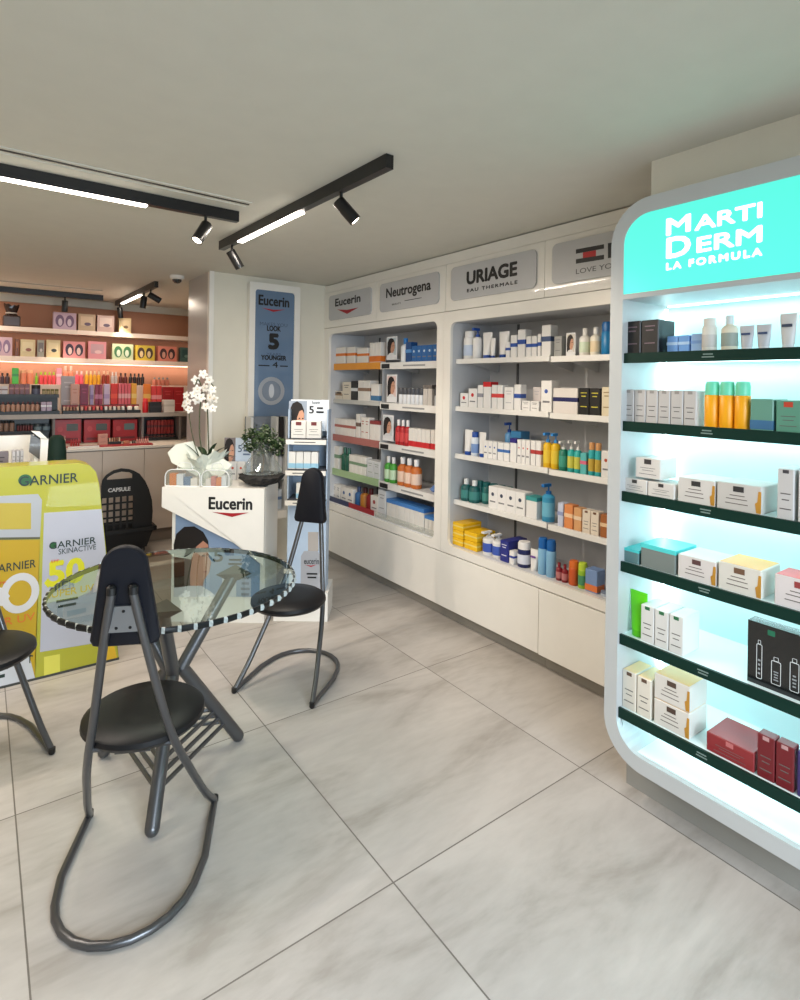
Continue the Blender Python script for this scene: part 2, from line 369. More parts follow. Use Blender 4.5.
# ------------------------------------------------------------------ products
def carton(c1, c2, w, d, h, style='band'):
    o = box('product_carton', -w/2, 0, 0, w/2, d, h, c1, bev=min(.0025, w*.08), seg=1)
    if style == 'band': box('printed_band', -w/2-.0006, -.0006, h*.48, w/2+.0006, d*.9, h*.64, c2, o)
    elif style == 'low': box('printed_band', -w/2-.0006, -.0006, h*.06, w/2+.0006, d*.9, h*.34, c2, o)
    elif style == 'top': box('carton_lid', -w/2-.0008, -.0008, h*.82, w/2+.0008, d+.0008, h+.0008, c2, o)
    elif style == 'dot':
        lathe('printed_dot', [(0, 0), (w*.16, 0), (w*.16, .0008), (0, .0008)], c2, o, c=(0, -.0004, h*.66), axis=Vector((0, -1, 0)).to_track_quat('Z', 'Y'), seg=12)
        box('printed_text', -w*.32, -.0008, h*.3, w*.32, .0, h*.36, mat((120, 120, 125), .6), o)
    elif style == 'label':   # dark square badge above fine print, as on ampoule boxes
        s = min(w, h)*.26; box('printed_badge', -s*.7, -.0008, h-s*1.15, s*.7, 0, h-s*.25, c2, o)
        bm = bmesh.new()
        for i, (q, u) in enumerate(((.5, .3), (.38, .22), (.2, .34))): add_box(bm, -w*u, -.0007, h*q, w*u, 0, h*q+h*.022)
        mesh('printed_text', bm, mat((96, 92, 90), .6), o)
    elif style == 'gold':
        s = min(w, h)*.3; box('printed_badge', -s*.6, -.0008, h*.70, s*.6, 0, h*.90, c2, o)
        bm = bmesh.new()
        for q, u in ((.55, .2), (.42, .28), (.25, .3)): add_box(bm, -w*u, -.0007, h*q, w*u*.7, 0, h*q+h*.03)
        mesh('printed_text', bm, mat((110, 100, 95), .6), o)
        bm = bmesh.new(); pl = Plane((0, 0, 0), (1, 0, 0), (0, -1, 0))
        add_prism(bm, pl, [(w*.40, .004), (w*.5, .004), (w*.5, h*.82), (w*.44, h*.82), (w*.42, h*.45), (w*.37, h*.38)], 0, .0008); mesh('printed_ampoule', bm, mat((206, 150, 60), .35, metal=.4), o)
    elif style == 'plain':
        bm = bmesh.new()
        for q, u in ((.8, .3), (.68, .22), (.3, .3)): add_box(bm, -w*u, -.0007, h*q, w*u, 0, h*q+h*.035)
        mesh('printed_text', bm, c2, o)
    return o
def bottle(c1, c2, w, h, kind='bottle', lab=None):
    r = w/2; cy = (0, r, 0)
    if kind == 'bottle':
        hb = h*.74; o = lathe('lotion_bottle', [(r*.9, 0), (r, .004), (r, hb*.85), (r*.8, hb*.95), (r*.42, hb), (r*.40, hb+h*.03)], c1, c=cy)
        lathe('cap', [(r*.46, hb+h*.02), (r*.48, h*.98), (r*.40, h)], c2, o, c=cy)
    elif kind == 'wide':
        hb = h*.78; o = lathe('lotion_bottle', [(r*.92, 0), (r, .004), (r, hb*.93), (r*.86, hb)], c1, c=cy)
        lathe('cap', [(r*.80, hb), (r*.82, h*.98), (r*.74, h)], c2, o, c=cy)
    elif kind == 'pump':
        hb = h*.72; o = lathe('pump_bottle', [(r*.92, 0), (r, .004), (r, hb*.9), (r*.7, hb*.98), (r*.4, hb)], c1, c=cy)
        p = lathe('pump_collar', [(r*.44, hb), (r*.44, hb+h*.08), (r*.15, hb+h*.09), (r*.15, h*.92)], c2, o, c=cy)
        box('pump_spout', -r*.28, -r*.45, h*.92, r*.28, r+r*.35, h, c2, p, bev=.001)
    elif kind == 'spray':
        hb = h*.70; o = lathe('spray_can', [(r*.94, 0), (r, .003), (r, hb*.97), (r*.9, hb)], c1, c=cy)
        lathe('cap', [(r*.93, hb), (r*.95, h*.9), (r*.8, h*.985), (0, h)], c2, o, c=cy)
    elif kind == 'jar':
        hb = h*.6; o = lathe('cream_jar', [(r*.92, 0), (r, .003), (r, hb*.95), (r*.92, hb)], c1, c=cy)
        lathe('lid', [(r*1.0, hb), (r*1.0, h*.97), (r*.96, h)], c2, o, c=cy)
    elif kind == 'tube':
        o = lathe('cap', [(r*.62, 0), (r*.66, .002), (r*.66, h*.14), (r*.6, h*.16)], c2, c=cy); o.name = 'cream_tube'
        bm = bmesh.new(); rows = []; N = 16
        for q in (0, .3, .6, .85, .93, 1):
            z = h*.15+h*.85*q; rx = r*(.72+.28*min(1, q*1.3)); ry = r*.62*(1-q)+.0015
            rows.append([bm.verts.new((rx*math.cos(2*PI*i/N), r+ry*math.sin(2*PI*i/N), z)) for i in range(N)])
        for a, b in zip(rows, rows[1:]):
            for i in range(N): bm.faces.new((a[i], a[(i+1) % N], b[(i+1) % N], b[i]))
        bm.faces.new(rows[0][::-1]); bm.faces.new(rows[-1]); mesh('tube_body', bm, c1, o, True)
        bm = bmesh.new()
        for q, u in ((.78, .3), (.70, .22), (.45, .3)): add_box(bm, -w*u, r*.30, h*q, w*u, r*.34+.002, h*q+h*.03)
        bm.free()
        if lab: box('printed_label', -w*.3, r*.42, h*.62, w*.3, r*.6, h*.7, lab, o)
        return o
    if lab: lathe('label', [(r*1.01, h*.14), (r*1.015, h*.15), (r*1.015, h*.50), (r*1.01, h*.51)], lab, o, c=cy)
    return o
ORD = ['leftmost', 'second', 'third', 'fourth', 'fifth', 'sixth', 'seventh', 'eighth', 'ninth', 'tenth', 'eleventh', 'twelfth', 'thirteenth', 'fourteenth', 'fifteenth', 'sixteenth']
NUM = ['zero', 'one', 'two', 'three', 'four', 'five', 'six', 'seven', 'eight', 'nine', 'ten', 'eleven', 'twelve', 'thirteen', 'fourteen', 'fifteen', 'sixteen', 'seventeen']
CAT = dict(carton='box', bottle='bottle', wide='bottle', pump='pump bottle', spray='spray can', jar='jar', tube='tube')
def run(pl, rz, zb, where, x0, x1, ytop, n, kind, c1, c2, desc, style='band', d=None, lab=None, lift=0, gap=.003, setback=0, rough=.38, h=None, topc=None):
    """n products side by side between two pixel columns of the shelf front plane pl, standing at height zb"""
    A0 = pl.at(x0, ytop)[0]; A1, = pl.at(x1, ytop)[:1]; bz = pl.at((x0+x1)/2, ytop)[1]; H_ = h or max(.02, bz-zb-lift); W_ = (A1-A0)/n
    M1 = mat(c1, rough) if isinstance(c1, tuple) else c1; M2 = mat(c2, rough) if isinstance(c2, tuple) else c2
    ML = mat(lab, .5) if isinstance(lab, tuple) else lab
    out = []
    for i in range(n):
        w = W_-gap
        if kind == 'carton':
            dd = d or min(.13, max(.05, w)); o = carton(M1, M2, w, dd, H_, style)
            if topc: box('coloured_top', -w/2+.003, .003, H_, w/2-.003, dd-.003, H_+.0008, mat(topc, .4), o)
        else: o = bottle(M1, M2, min(w, .085), H_, kind, ML)
        p = pl.w(A0+W_*(i+.5), zb+lift, -setback); o.location = p; o.rotation_euler = (0, 0, rz)
        if n == 1: L = f'{desc} on {where}'
        else:
            od = 'rightmost' if i == n-1 else ORD[i]; L = f'{desc}, {od} of {NUM[n]} on {where}'
        tag(o, L, CAT[kind], f'{desc}s on {where}' if n > 1 else None); out.append(o)
    return out

# ------------------------------------------------------------------ cabinets along the right wall
WX = 2.40; PW = PX(WX); YL, YM, YR = 4.40, 2.803, 1.20      # far end, division, near end
def shelving_unit(y0, y1, yo0, yo1, z0, z1, label):
    """y0 > y1: outer; yo0 > yo1: niche opening"""
    t = thing('wall_shelving_unit', label, 'shelving unit', (WX, (y0+y1)/2, .43))
    out = rrect(-y0, .435, -y1, 1.965, .001, 6); inn = rrect(-yo0, z0, -yo1, z1, .045, 6)
    ring('front_frame', PW, out, inn, -.02, 0, WHITE, t)
    bm = bmesh.new()
    add_box(bm, 2.755, y1+.02, .44, 2.775, y0-.005, 1.96); add_box(bm, 2.42, y1+.002, .44, 2.755, yo1-.0, 1.96) if False else None
    add_box(bm, 2.42, yo0+.0, .44, 2.755, y0-.005, 1.96); add_box(bm, 2.42, y1+.005, .44, 2.755, yo1, 1.96)
    add_box(bm, 2.42, yo1, .44, 2.755, yo0, z0); add_box(bm, 2.42, yo1, z1+.002, 2.755, yo0, 1.96)
    adopt(mesh('niche_lining', bm, GREYL), t)
    return t
U1 = shelving_unit(YL, YM+.001, 4.30, 2.872, .487, 1.915, 'white recessed shelving bay nearest the corner, under oval grey signs')
U2 = shelving_unit(YM-.001, YR, 2.738, 1.28, .487, 1.895, 'white recessed shelving bay beside the lit teal display')
def shelf_board(unit, y0, y1, z, fascia=None, fh=.036, rail=True):
    o = adopt(box('shelf', 2.46, y1, z-.018, 2.75, y0, z, mat((214, 214, 214), .4)), unit)
    m = fascia or mat((228, 226, 222), .35)
    f = box('shelf_edge', 2.448, y1, z-fh, 2.462, y0, z+.004, m); adopt(f, o)
    if rail:
        for yy in (y0-.08, y1+.08):
            bm = bmesh.new(); add_prism(bm, Plane((0, yy, 0), (1, 0, 0), (0, -1, 0)), [(2.48, z-.018), (2.75, z-.018), (2.75, z-.075)], 0, .006)
            adopt(mesh('shelf_bracket', bm, mat((200, 200, 200), .4)), o)
    return o
SZ = [1.66, 1.36, 1.06, .768]
ORANGE = mat((226, 150, 50), .45); DRED = mat((168, 104, 98), .5); LGREEN = mat((160, 188, 142), .5)
for z, m in zip(SZ, (ORANGE, mat((190, 190, 186), .5), DRED, LGREEN)):
    shelf_board(U1, 4.298, 3.60, z, m, .05 if m in (ORANGE, DRED, LGREEN) else .03)
for z in SZ:
    s = shelf_board(U1, 3.59, 2.874, z-.006, None, .045)
    adopt(box('price_tag', 2.444, 3.47, z-.045, 2.449, 3.57, z-.012, mat((30, 30, 32), .4)), s)
    adopt(box('price_strip_text', 2.446, 3.05, z-.033, 2.4485, 3.3, z-.022, mat((150, 150, 150), .4)), s)
# bottom shelf: coloured edge strips
s = adopt(box('shelf', 2.425, 2.874, .487, 2.75, 4.298, .495, mat((214, 214, 214), .4)), U1)
adopt(box('shelf_edge', 2.425, 3.98, .495, 2.432, 4.296, .535, mat((28, 40, 82), .4)), s)
adopt(box('shelf_edge', 2.425, 3.62, .495, 2.432, 3.98, .535, mat((160, 32, 44), .4)), s)
adopt(box('shelf_edge', 2.425, 2.90, .495, 2.430, 3.60, .535, CLEARP), s)
for z in SZ:
    shelf_board(U2, 2.735, 1.995, z, None, .026); shelf_board(U2, 1.985, 1.282, z-.004, None, .026)
for u, ys in ((U1, (4.05, 3.20, 3.26)), (U2, (2.49, 1.80, 1.75))):
    for y in ys: adopt(box('shelf_rail', 2.748, y-.007, .49, 2.757, y+.007, 1.89, mat((92, 92, 94), .5)), u)
# glass divider panels between the shelf stacks
adopt(box('divider_panel', 2.47, 3.593, .495, 2.75, 3.597, 1.66, mat((176, 176, 178), .4)), U1)

def header(y0, y1, sy0, sy1, label):
    t = thing('header_cabinet', label, 'cabinet', (WX, (y0+y1)/2, 1.97))
    adopt(box('header_body', WX+.002, y1+.0015, 1.969, 2.77, y0-.0015, 2.268, WHITE), t)
    p = prism('sign_plate', PW, rrect(-sy0, 2.028, -sy1, 2.236, .032), 0, .008, SIGNG, t)
    return t, p
DK = mat((20, 20, 22), .4)
t, p = header(4.40, 3.583, 4.30, 3.648, 'white header cabinet with grey rounded sign, black lettering over red chevron')
ptext('lettering', PW, 'Eucerin', 336, 307, 361.5, 293.5, DK, p, c=.0085, bold=.05)
pshape('chevron', PW, [(338, 309.5), (348, 314), (359.5, 307.5), (348, 310)], .0083, .0093, RED, p)
t, p = header(3.583, 2.793, 3.53, 2.852, 'white header cabinet whose grey sign has fine serif style lettering')
ptext('lettering', PW, 'Neutrogena', 387, 301.5, 432, 280, DK, p, hh=.094, c=.0085, bold=.03)
ptext('small_lettering', PW, 'BEAUTY IN A SUNRISE' if False else 'BEAUTY IS A SCIENCE' if False else 'BEAUTY', 393, 305.5, 402, 302.3, DK, p, c=.0085)
lines('small_print', PW, -3.25, 2.078, -3.0, 2.088, 1, DK, p, .0085)
t, p = header(2.793, 1.996, 2.734, 2.047, 'white header cabinet whose grey sign has big black capitals')
ptext('lettering', PW, 'URIAGE', 467.5, 285.5, 518.5, 263, DK, p, hh=.084, c=.0085, bold=.06)
ptext('small_lettering', PW, 'EAU THERMALE', 468, 292.7, 518.5, 281.5, DK, p, c=.0085, spacing=1.3, bold=.05, hh=.021)
t, p = header(1.996, YR, 1.941, 1.26, 'white header cabinet beside the lit display, sign with black bars and red block')
pshape('logo_bar', PW, [(577, 249.7), (605, 244.5), (605, 248.8), (577, 254)], .008, .009, DK, p)
pshape('logo_bar', PW, [(577, 259.5), (605, 255), (605, 259.5), (577, 264)], .008, .009, DK, p)
pshape('logo_block', PW, [(584, 252.8), (597, 250.4), (597, 256.6), (584, 258.6)], .008, .0088, mat((190, 20, 24), .4), p)
pshape('logo_bar', PW, [(609, 243.5), (618, 242), (618, 257), (609, 258.5)], .008, .009, DK, p)
ptext('small_lettering', PW, 'LOVE YO', 577, 274.5, 613, 263, mat((80, 80, 84), .4), p, c=.0085)
box_ = box('cornice', WX+.004, YR, 2.27, 2.77, 4.40, 2.333, WHITE)
tag(box_, 'plain white cornice strip above the row of grey signs', 'cornice')
tag(box('corner_filler', WX+.004, 4.3995, .09, 2.77, 4.4, .0901, WHITE), 'x x x x', 'x'); bpy.data.objects.remove(bpy.data.objects['corner_filler'], do_unlink=True)
def base_cab(y0, y1, label, proud=0):
    t = thing('base_cabinet', label, 'cabinet', (WX, (y0+y1)/2, 0))
    adopt(box('cabinet_body', WX+.022, y1+.002, .085, 2.77, y0-.002, .43, mat((205, 200, 190), .5)), t)
    adopt(box('drawer_front', WX-proud, y1+.002, .085, WX+.02, y0-.002, .428, WHITE, bev=.002), t)
    adopt(box('kick_board', WX+.06, y1, 0, WX+.075, y0, .085, mat((150, 144, 134), .4)), t)
base_cab(4.398, 2.0, 'long white base cabinet front under the far shelving bay')
base_cab(1.998, YR, 'shorter white base cabinet front beside the lit display stand', .004)

RZ = -PI/2
PS = PX(2.468)
W_, CR = (226, 222, 216), (216, 206, 190)
L1 = ['orange-edged shelf', 'second shelf above the dusty-red edge', 'dusty-red-edged shelf', 'pale-green-edged shelf', 'navy-and-red-edged bottom shelf']
R1 = ['top shelf right of orange edge', 'second shelf beside lip card', 'third shelf with red bottles', 'fourth shelf with green bottles', 'bottom shelf behind clear strip']
Z5 = .495
def r1(k, *a, **q): run(PS, RZ, (SZ+[Z5])[k], L1[k], *a, **q)
def r2(k, *a, **q): run(PS, RZ, (SZ+[Z5+.006])[k]-.006, R1[k], *a, **q)
r1(0, 332, 345, 347.5, 1, 'carton', W_, (222, 120, 40), 'wide white orange-banded box')
r1(0, 347, 355, 347, 1, 'carton', W_, (222, 120, 40), 'narrow white orange-banded box')
r1(0, 357, 368, 348, 1, 'carton', W_, (222, 120, 40), 'white orange-banded box with blue base')
r1(0, 369.5, 381, 342.5, 3, 'carton', W_, (222, 120, 40), 'slim tall white and orange box', style='low')
r1(1, 331, 342, 391, 2, 'carton', CR, (150, 120, 90), 'low cream box')
r1(1, 331, 342, 384.5, 2, 'carton', CR, (150, 120, 90), 'upper stacked cream box', lift=.035, h=.03)
r1(1, 342.5, 350.5, 382, 1, 'carton', CR, (90, 90, 90), 'plain cream upright box', style='plain')
r1(1, 351, 357, 381, 1, 'carton', (30, 30, 34), (220, 220, 220), 'black and white small box')
r1(1, 358, 370, 380.5, 2, 'carton', W_, (140, 110, 90), 'tall cream striped box')
r1(1, 371, 379, 384, 1, 'carton', W_, (70, 120, 160), 'white box with blue foot', style='low')
r1(2, 330, 334, 418, 1, 'carton', (120, 60, 50), (160, 90, 80), 'brown end box')
r1(2, 334, 355, 419, 5, 'carton', W_, (178, 100, 90), 'white box with brick-red stripe')
r1(2, 356, 360, 414, 1, 'carton', W_, (110, 90, 80), 'tallest slim white box')
r1(2, 361, 369, 417.5, 2, 'carton', W_, (178, 80, 70), 'white box with red-brown print', style='plain')
r1(2, 370, 380, 421, 2, 'carton', W_, (140, 60, 60), 'short white and mauve box', style='top')
r1(3, 331, 339, 446, 2, 'carton', W_, (120, 150, 120), 'white box with sage stripe')
r1(3, 340, 348, 448, 2, 'bottle', (40, 92, 74), (50, 100, 84), 'dark green bottle')
r1(3, 349, 366, 456, 4, 'carton', W_, (120, 150, 120), 'white sage-banded upright box')
r1(3, 367, 380, 461, 2, 'carton', (214, 216, 218), (150, 160, 150), 'wide pale grey box', style='plain')
r1(4, 329, 340, 484, 3, 'carton', W_, (100, 110, 120), 'narrow white box', style='plain')
r1(4, 341, 353, 488, 2, 'carton', W_, (44, 90, 150), 'white box with blue dot', style='dot')
r1(4, 353.5, 358, 487, 1, 'bottle', (44, 90, 140), (40, 60, 100), 'steel blue bottle')
r1(4, 358.5, 364, 488, 1, 'bottle', (170, 110, 40), (60, 20, 20), 'amber bottle with dark cap')
r1(4, 364.5, 370, 489, 1, 'bottle', (130, 30, 30), (80, 16, 20), 'dark red bottle')
r1(4, 370.5, 378, 496, 1, 'carton', W_, (160, 60, 60), 'white box with pink dot', style='dot')
# right stack
def adcard(pl, x0, y0, x1, y1, label, tint, lean=.0):
    a0, b0 = pl.at(x0, y0); a1, b1 = pl.at(x1, y1)
    t = thing('portrait_card', label, 'advertising card', pl.w((a0+a1)/2, b0, 0))
    prism('card', pl, [(a0, b0), (a1, b0), (a1, b1), (a0, b1)], -.004, 0, mat((224, 224, 226), .5), t)
    prism('foot', pl, [(a0, b0), (a1, b0), (a1, b0+.004), (a0, b0+.004)], -.03, -.004, mat((224, 224, 226), .5), t)
    w, h = a1-a0, b1-b0
    portrait(pl, a0+.08*w, b0+.2*h, a1-.08*w, b1-.06*h, t, c=.001, back=tint)
PS2 = PX(2.466)
zz = SZ[0]-.006
r2(0, 399, 405, 338, 1, 'bottle', (226, 230, 234), (40, 120, 190), 'clear bottle with white cap')
r2(0, 405.5, 411, 342, 1, 'carton', (24, 72, 130), (90, 150, 210), 'deep blue upright pack')
r2(0, 411.5, 438, 345, 5, 'carton', (34, 96, 160), (200, 220, 236), 'blue and white printed pack', style='dot')
r2(1, 397.5, 422, 388, 6, 'jar', (216, 218, 222), (70, 72, 78), 'grey jar with dark lid')
r2(1, 423, 432, 385, 2, 'carton', (196, 190, 184), (110, 104, 100), 'grey brown slim box', style='top')
r2(1, 432.5, 439, 388.5, 1, 'jar', (190, 192, 196), (60, 60, 66), 'larger grey jar')
r2(2, 394, 407.5, 420, 3, 'bottle', (176, 28, 34), (228, 226, 224), 'red liquid bottle with white cap', lab=(206, 70, 70))
r2(2, 408.5, 430, 429, 5, 'carton', W_, (200, 44, 48), 'white box with red base', style='low')
r2(2, 430.5, 438, 430, 2, 'carton', W_, (200, 44, 48), 'last white red-based box', style='low')
r2(3, 383, 393, 457, 2, 'bottle', (74, 160, 60), (228, 226, 224), 'green liquid bottle', lab=(200, 224, 190))
r2(3, 395.5, 416, 458.5, 3, 'bottle', (196, 106, 42), (228, 226, 224), 'amber liquid bottle', lab=(230, 200, 180))
r2(4, 378, 386, 490, 1, 'carton', (210, 212, 214), (150, 152, 156), 'grey display box', style='plain')
r2(4, 386.5, 424, 504, 8, 'carton', W_, (70, 130, 200), 'slim white blue-topped box', style='top', d=.1)
r2(4, 424.5, 436, 517, 3, 'carton', W_, (70, 130, 200), 'shorter white blue-topped box', style='top', d=.08)
z = SZ[0]-.006
adcard(PS, 386.5, 360, 397, 336, 'small portrait card beside the blue packs, top shelf', (176, 190, 196))
adcard(PS, 386.5, 402, 397, 374.5, 'small lip advert card left of the grey jars', (216, 190, 186))
adcard(PS, 382.5, 440, 393.5, 415.5, 'small portrait card left of the red bottles', (196, 202, 206))
# crumpled blue cloth bag on the fourth shelf
bm = bmesh.new(); bmesh.ops.create_icosphere(bm, subdivisions=3, radius=1)
for v in bm.verts:
    n = 1+.18*math.sin(5*v.co.x+3*v.co.z)+.12*math.sin(9*v.co.y+4*v.co.x); v.co = Vector((v.co.x*.05*n, v.co.y*.075*n, max(-.02, v.co.z*.042*n)))
    if v.co.y > .02: v.co.z *= 1-.5*(v.co.y-.02)/.06
zmin = min(v.co.z for v in bm.verts)
for v in bm.verts: v.co.z -= zmin
o = mesh('soft_pouch', bm, mat((96, 130, 190), .6), smooth=True); o.location = (2.56, 3.0, SZ[3]-.006)
tag(o, 'crumpled light blue soft pouch at the end of the fourth shelf', 'pouch')

L2 = ['top shelf under capital-letter sign', 'second shelf of the near bay', 'third shelf of the near bay', 'shelf with teal bottles', 'bottom of the near bay']
R2 = ['top shelf beside lit display', 'second shelf beside lit display', 'third shelf beside lit display', 'fourth shelf beside lit display', 'bottom beside lit display']
Z6 = .487
def r3(k, *a, **q): run(PS, RZ, (SZ+[Z6])[k], L2[k], *a, **q)
def r4(k, *a, **q): run(PS, RZ, (SZ+[Z6+.004])[k]-.004, R2[k], *a, **q)
BL = (30, 76, 160); WH = (232, 230, 228)
r3(0, 461, 470.5, 331, 1, 'wide', WH, WH, 'round white blue-striped bottle', lab=(190, 204, 226))
r3(0, 471, 478, 328, 1, 'pump', WH, BL, 'white bottle with blue pump')
r3(0, 478.5, 488, 332, 1, 'tube', WH, BL, 'large white tube')
r3(0, 488.5, 493.5, 338, 1, 'tube', WH, BL, 'small white tube')
r3(0, 494.5, 505, 331, 1, 'tube', WH, BL, 'tallest white tube on blue cap')
r3(0, 505.5, 510, 342, 1, 'carton', WH, BL, 'short white blue box')
r3(0, 510.5, 517, 335, 1, 'carton', WH, BL, 'medium white blue-striped box')
r3(0, 517.5, 525.5, 329.5, 1, 'carton', WH, BL, 'tall white blue-striped box')
r3(0, 526, 537, 336, 2, 'carton', WH, BL, 'slim white blue-striped box')
r3(0, 537.5, 541, 334, 1, 'carton', WH, BL, 'narrowest white blue box')
r3(0, 541.5, 551, 325, 1, 'carton', WH, (60, 80, 120), 'tallest right-end white box')
r3(1, 460, 468, 393, 1, 'carton', WH, (200, 40, 46), 'short white red-dot box', style='dot')
r3(1, 468.3, 477, 388.5, 1, 'carton', WH, (200, 40, 46), 'medium white red-dot box', style='dot')
r3(1, 477.5, 483, 385, 1, 'carton', WH, (150, 150, 160), 'slim white grey box')
r3(1, 483.3, 491, 382, 1, 'carton', WH, (200, 32, 40), 'white box with red lid', style='top')
r3(1, 491.5, 503, 385, 2, 'carton', WH, (214, 70, 70), 'white red-striped box')
r3(1, 504, 513.5, 387, 1, 'carton', WH, (190, 190, 195), 'plain white box', style='plain')
r3(1, 514, 521, 384.5, 1, 'carton', WH, BL, 'white box with blue band')
r3(1, 522, 539, 387, 2, 'carton', (224, 216, 214), (200, 196, 200), 'wide pale box behind', style='plain', setback=.09)
r3(1, 521.5, 539, 401, 2, 'carton', WH, (80, 80, 90), 'low white flat box', style='plain', d=.07)
r3(1, 541, 552, 380.5, 1, 'carton', WH, (60, 90, 170), 'tallest white end box', style='dot')
r3(2, 460.5, 469, 430, 1, 'tube', WH, BL, 'large white tube')
r3(2, 469.5, 475.5, 432, 1, 'wide', (220, 226, 234), BL, 'pale bottle with blue cap', lab=(120, 150, 200))
r3(2, 476, 483, 432.5, 1, 'tube', WH, BL, 'narrower white tube')
r3(2, 489, 496, 423, 1, 'pump', (90, 150, 200), BL, 'blue pump bottle standing behind', setback=.12)
r3(2, 496.5, 507, 432, 1, 'carton', (60, 130, 180), (40, 90, 150), 'blue box standing behind', setback=.12)
r3(2, 483.5, 497, 441, 3, 'carton', WH, (80, 110, 170), 'white box with blue dot', style='dot')
r3(2, 497.5, 509.5, 443, 2, 'carton', WH, (60, 110, 180), 'white box with sky band')
r3(2, 510, 516.5, 438.5, 1, 'carton', WH, (50, 40, 120), 'white box with violet side', style='top')
r3(2, 517, 530, 440, 3, 'carton', WH, (196, 60, 60), 'white box with small red dot', style='dot')
r3(2, 530.5, 541, 441, 2, 'carton', WH, (180, 60, 60), 'white box with red stripe')
r3(2, 541.5, 557, 433, 2, 'pump', (224, 180, 20), (60, 140, 210), 'yellow pump bottle', lab=(228, 196, 60))
r3(3, 458.5, 475, 480, 2, 'bottle', (18, 84, 84), (226, 228, 228), 'tall dark teal bottle with white cap', lab=(60, 130, 126), gap=.006)
r3(3, 467, 504, 485, 5, 'wide', (22, 92, 92), (22, 92, 92), 'dark teal bottle behind', lab=(70, 140, 134), setback=.05)
r3(3, 488.5, 525, 489.5, 4, 'carton', WH, (60, 70, 90), 'upright white box with dark dot', style='dot', gap=.001)
r3(3, 526, 537, 497, 1, 'carton', WH, (60, 150, 150), 'white box with teal lid', style='top')
r3(3, 539.5, 550, 484, 1, 'pump', (60, 150, 190), (30, 110, 180), 'blue pump bottle at shelf end', lab=(110, 180, 206))
YEL = (240, 190, 20)
PSb = PX(2.445)
def r5(*a, **q): run(PSb, RZ, Z6, L2[4], *a, **q)
for i in range(3):
    run(PSb, RZ, Z6, L2[4], 449, 463, 540, 1, 'carton', YEL, (236, 214, 120), f'yellow flat box, {["lowest","middle","topmost"][i]} of left stack,', lift=.048*i, h=.046, d=.16)
for i in range(2):
    run(PSb, RZ, Z6, L2[4], 464, 477, 540, 1, 'carton', YEL, (236, 214, 120), f'yellow flat box, {["lower","upper"][i]} of second stack,', lift=.055*i, h=.053, d=.16)
run(PX(2.43), RZ, Z6, L2[4], 472.5, 479.5, 549.5, 1, 'carton', YEL, (250, 236, 190), 'small yellow box in front', d=.05, setback=-.03) if False else None
r5(480, 499.5, 533, 2, 'pump', WH, WH, 'white blue-banded pump bottle', lab=(60, 90, 180))
r5(500, 508.5, 541, 1, 'carton', (38, 46, 130), (220, 222, 240), 'navy upright box', style='plain', d=.16)
r5(509, 514, 551, 1, 'carton', WH, (40, 60, 150), 'small white navy-banded box')
r5(514.5, 525.5, 542, 1, 'spray', (26, 36, 90), WH, 'navy can with white cap', lab=(220, 224, 236))
r5(527, 535.5, 550, 1, 'tube', WH, WH, 'white tube with violet band', lab=(110, 60, 150))
r5(536, 552.5, 539, 2, 'spray', (130, 180, 214), (20, 96, 170), 'pale blue can with blue cap')
r4(0, 554, 562, 336, 1, 'carton', (160, 160, 158), (120, 120, 122), 'grey blank box', style='plain')
r4(0, 577, 587, 328, 1, 'bottle', (228, 226, 220), (230, 228, 224), 'white bottle with green print', lab=(206, 220, 196))
r4(0, 588, 598, 327, 1, 'bottle', (228, 222, 206), (230, 228, 224), 'cream bottle with tan print', lab=(226, 206, 170))
r4(0, 599, 610, 321, 1, 'spray', (20, 120, 176), (18, 96, 160), 'tall turquoise blue can')
r4(1, 553, 578, 388, 1, 'carton', (222, 216, 212), (30, 34, 90), 'long pale box with navy line', d=.1)
r4(1, 578.5, 600.5, 388, 2, 'carton', (26, 26, 28), (200, 190, 60), 'matte black box', style='plain')
r4(1, 601.5, 612, 387, 1, 'carton', (220, 208, 180), (150, 130, 90), 'cream box with gold print', style='plain')
r4(2, 557, 565, 441, 1, 'pump', (18, 116, 96), WH, 'dark green pump bottle', lab=(60, 150, 130))
r4(2, 566, 579.5, 441, 2, 'pump', (44, 170, 166), WH, 'turquoise pump bottle', lab=(200, 196, 80))
r4(2, 580, 586.5, 453, 1, 'carton', (90, 180, 180), (210, 100, 130), 'turquoise and pink box')
r4(2, 587, 600, 443, 2, 'wide', (50, 168, 172), (206, 150, 96), 'turquoise bottle with tan cap', lab=(190, 160, 60))
r4(2, 596.5, 606.5, 451, 1, 'carton', (222, 220, 218), (180, 60, 60), 'white box in front', style='dot', setback=-.0) if False else None
run(PX(2.462), RZ, SZ[2]-.004, R2[2], 601, 611, 451, 1, 'carton', (222, 220, 218), (180, 80, 60), 'white end box with red dot', style='dot')
r4(3, 557.5, 563.5, 503, 1, 'carton', (200, 206, 226), (150, 160, 200), 'lavender box')
r4(3, 564, 573, 505, 1, 'carton', (222, 140, 84), (240, 200, 160), 'orange box')
r4(3, 573.5, 581.5, 508, 1, 'carton', (214, 160, 110), (236, 210, 180), 'tan box')
r4(3, 582, 599, 511, 2, 'carton', (224, 212, 196), (110, 70, 50), 'white box with brown print', style='label')
r4(3, 600, 610, 515, 1, 'carton', (160, 96, 50), (224, 190, 150), 'brown box')
def r6(*a, **q): run(PSb, RZ, Z6, R2[4], *a, **q)
r6(554.5, 566, 564, 2, 'bottle', (130, 20, 34), (130, 20, 34), 'slim dark red bottle', lab=(190, 120, 120))
r6(566.5, 575.5, 561, 1, 'spray', (206, 88, 30), (220, 110, 40), 'orange can')
r6(576, 584.5, 563, 1, 'spray', (150, 190, 40), (190, 214, 60), 'lime green can', lab=(70, 140, 100))
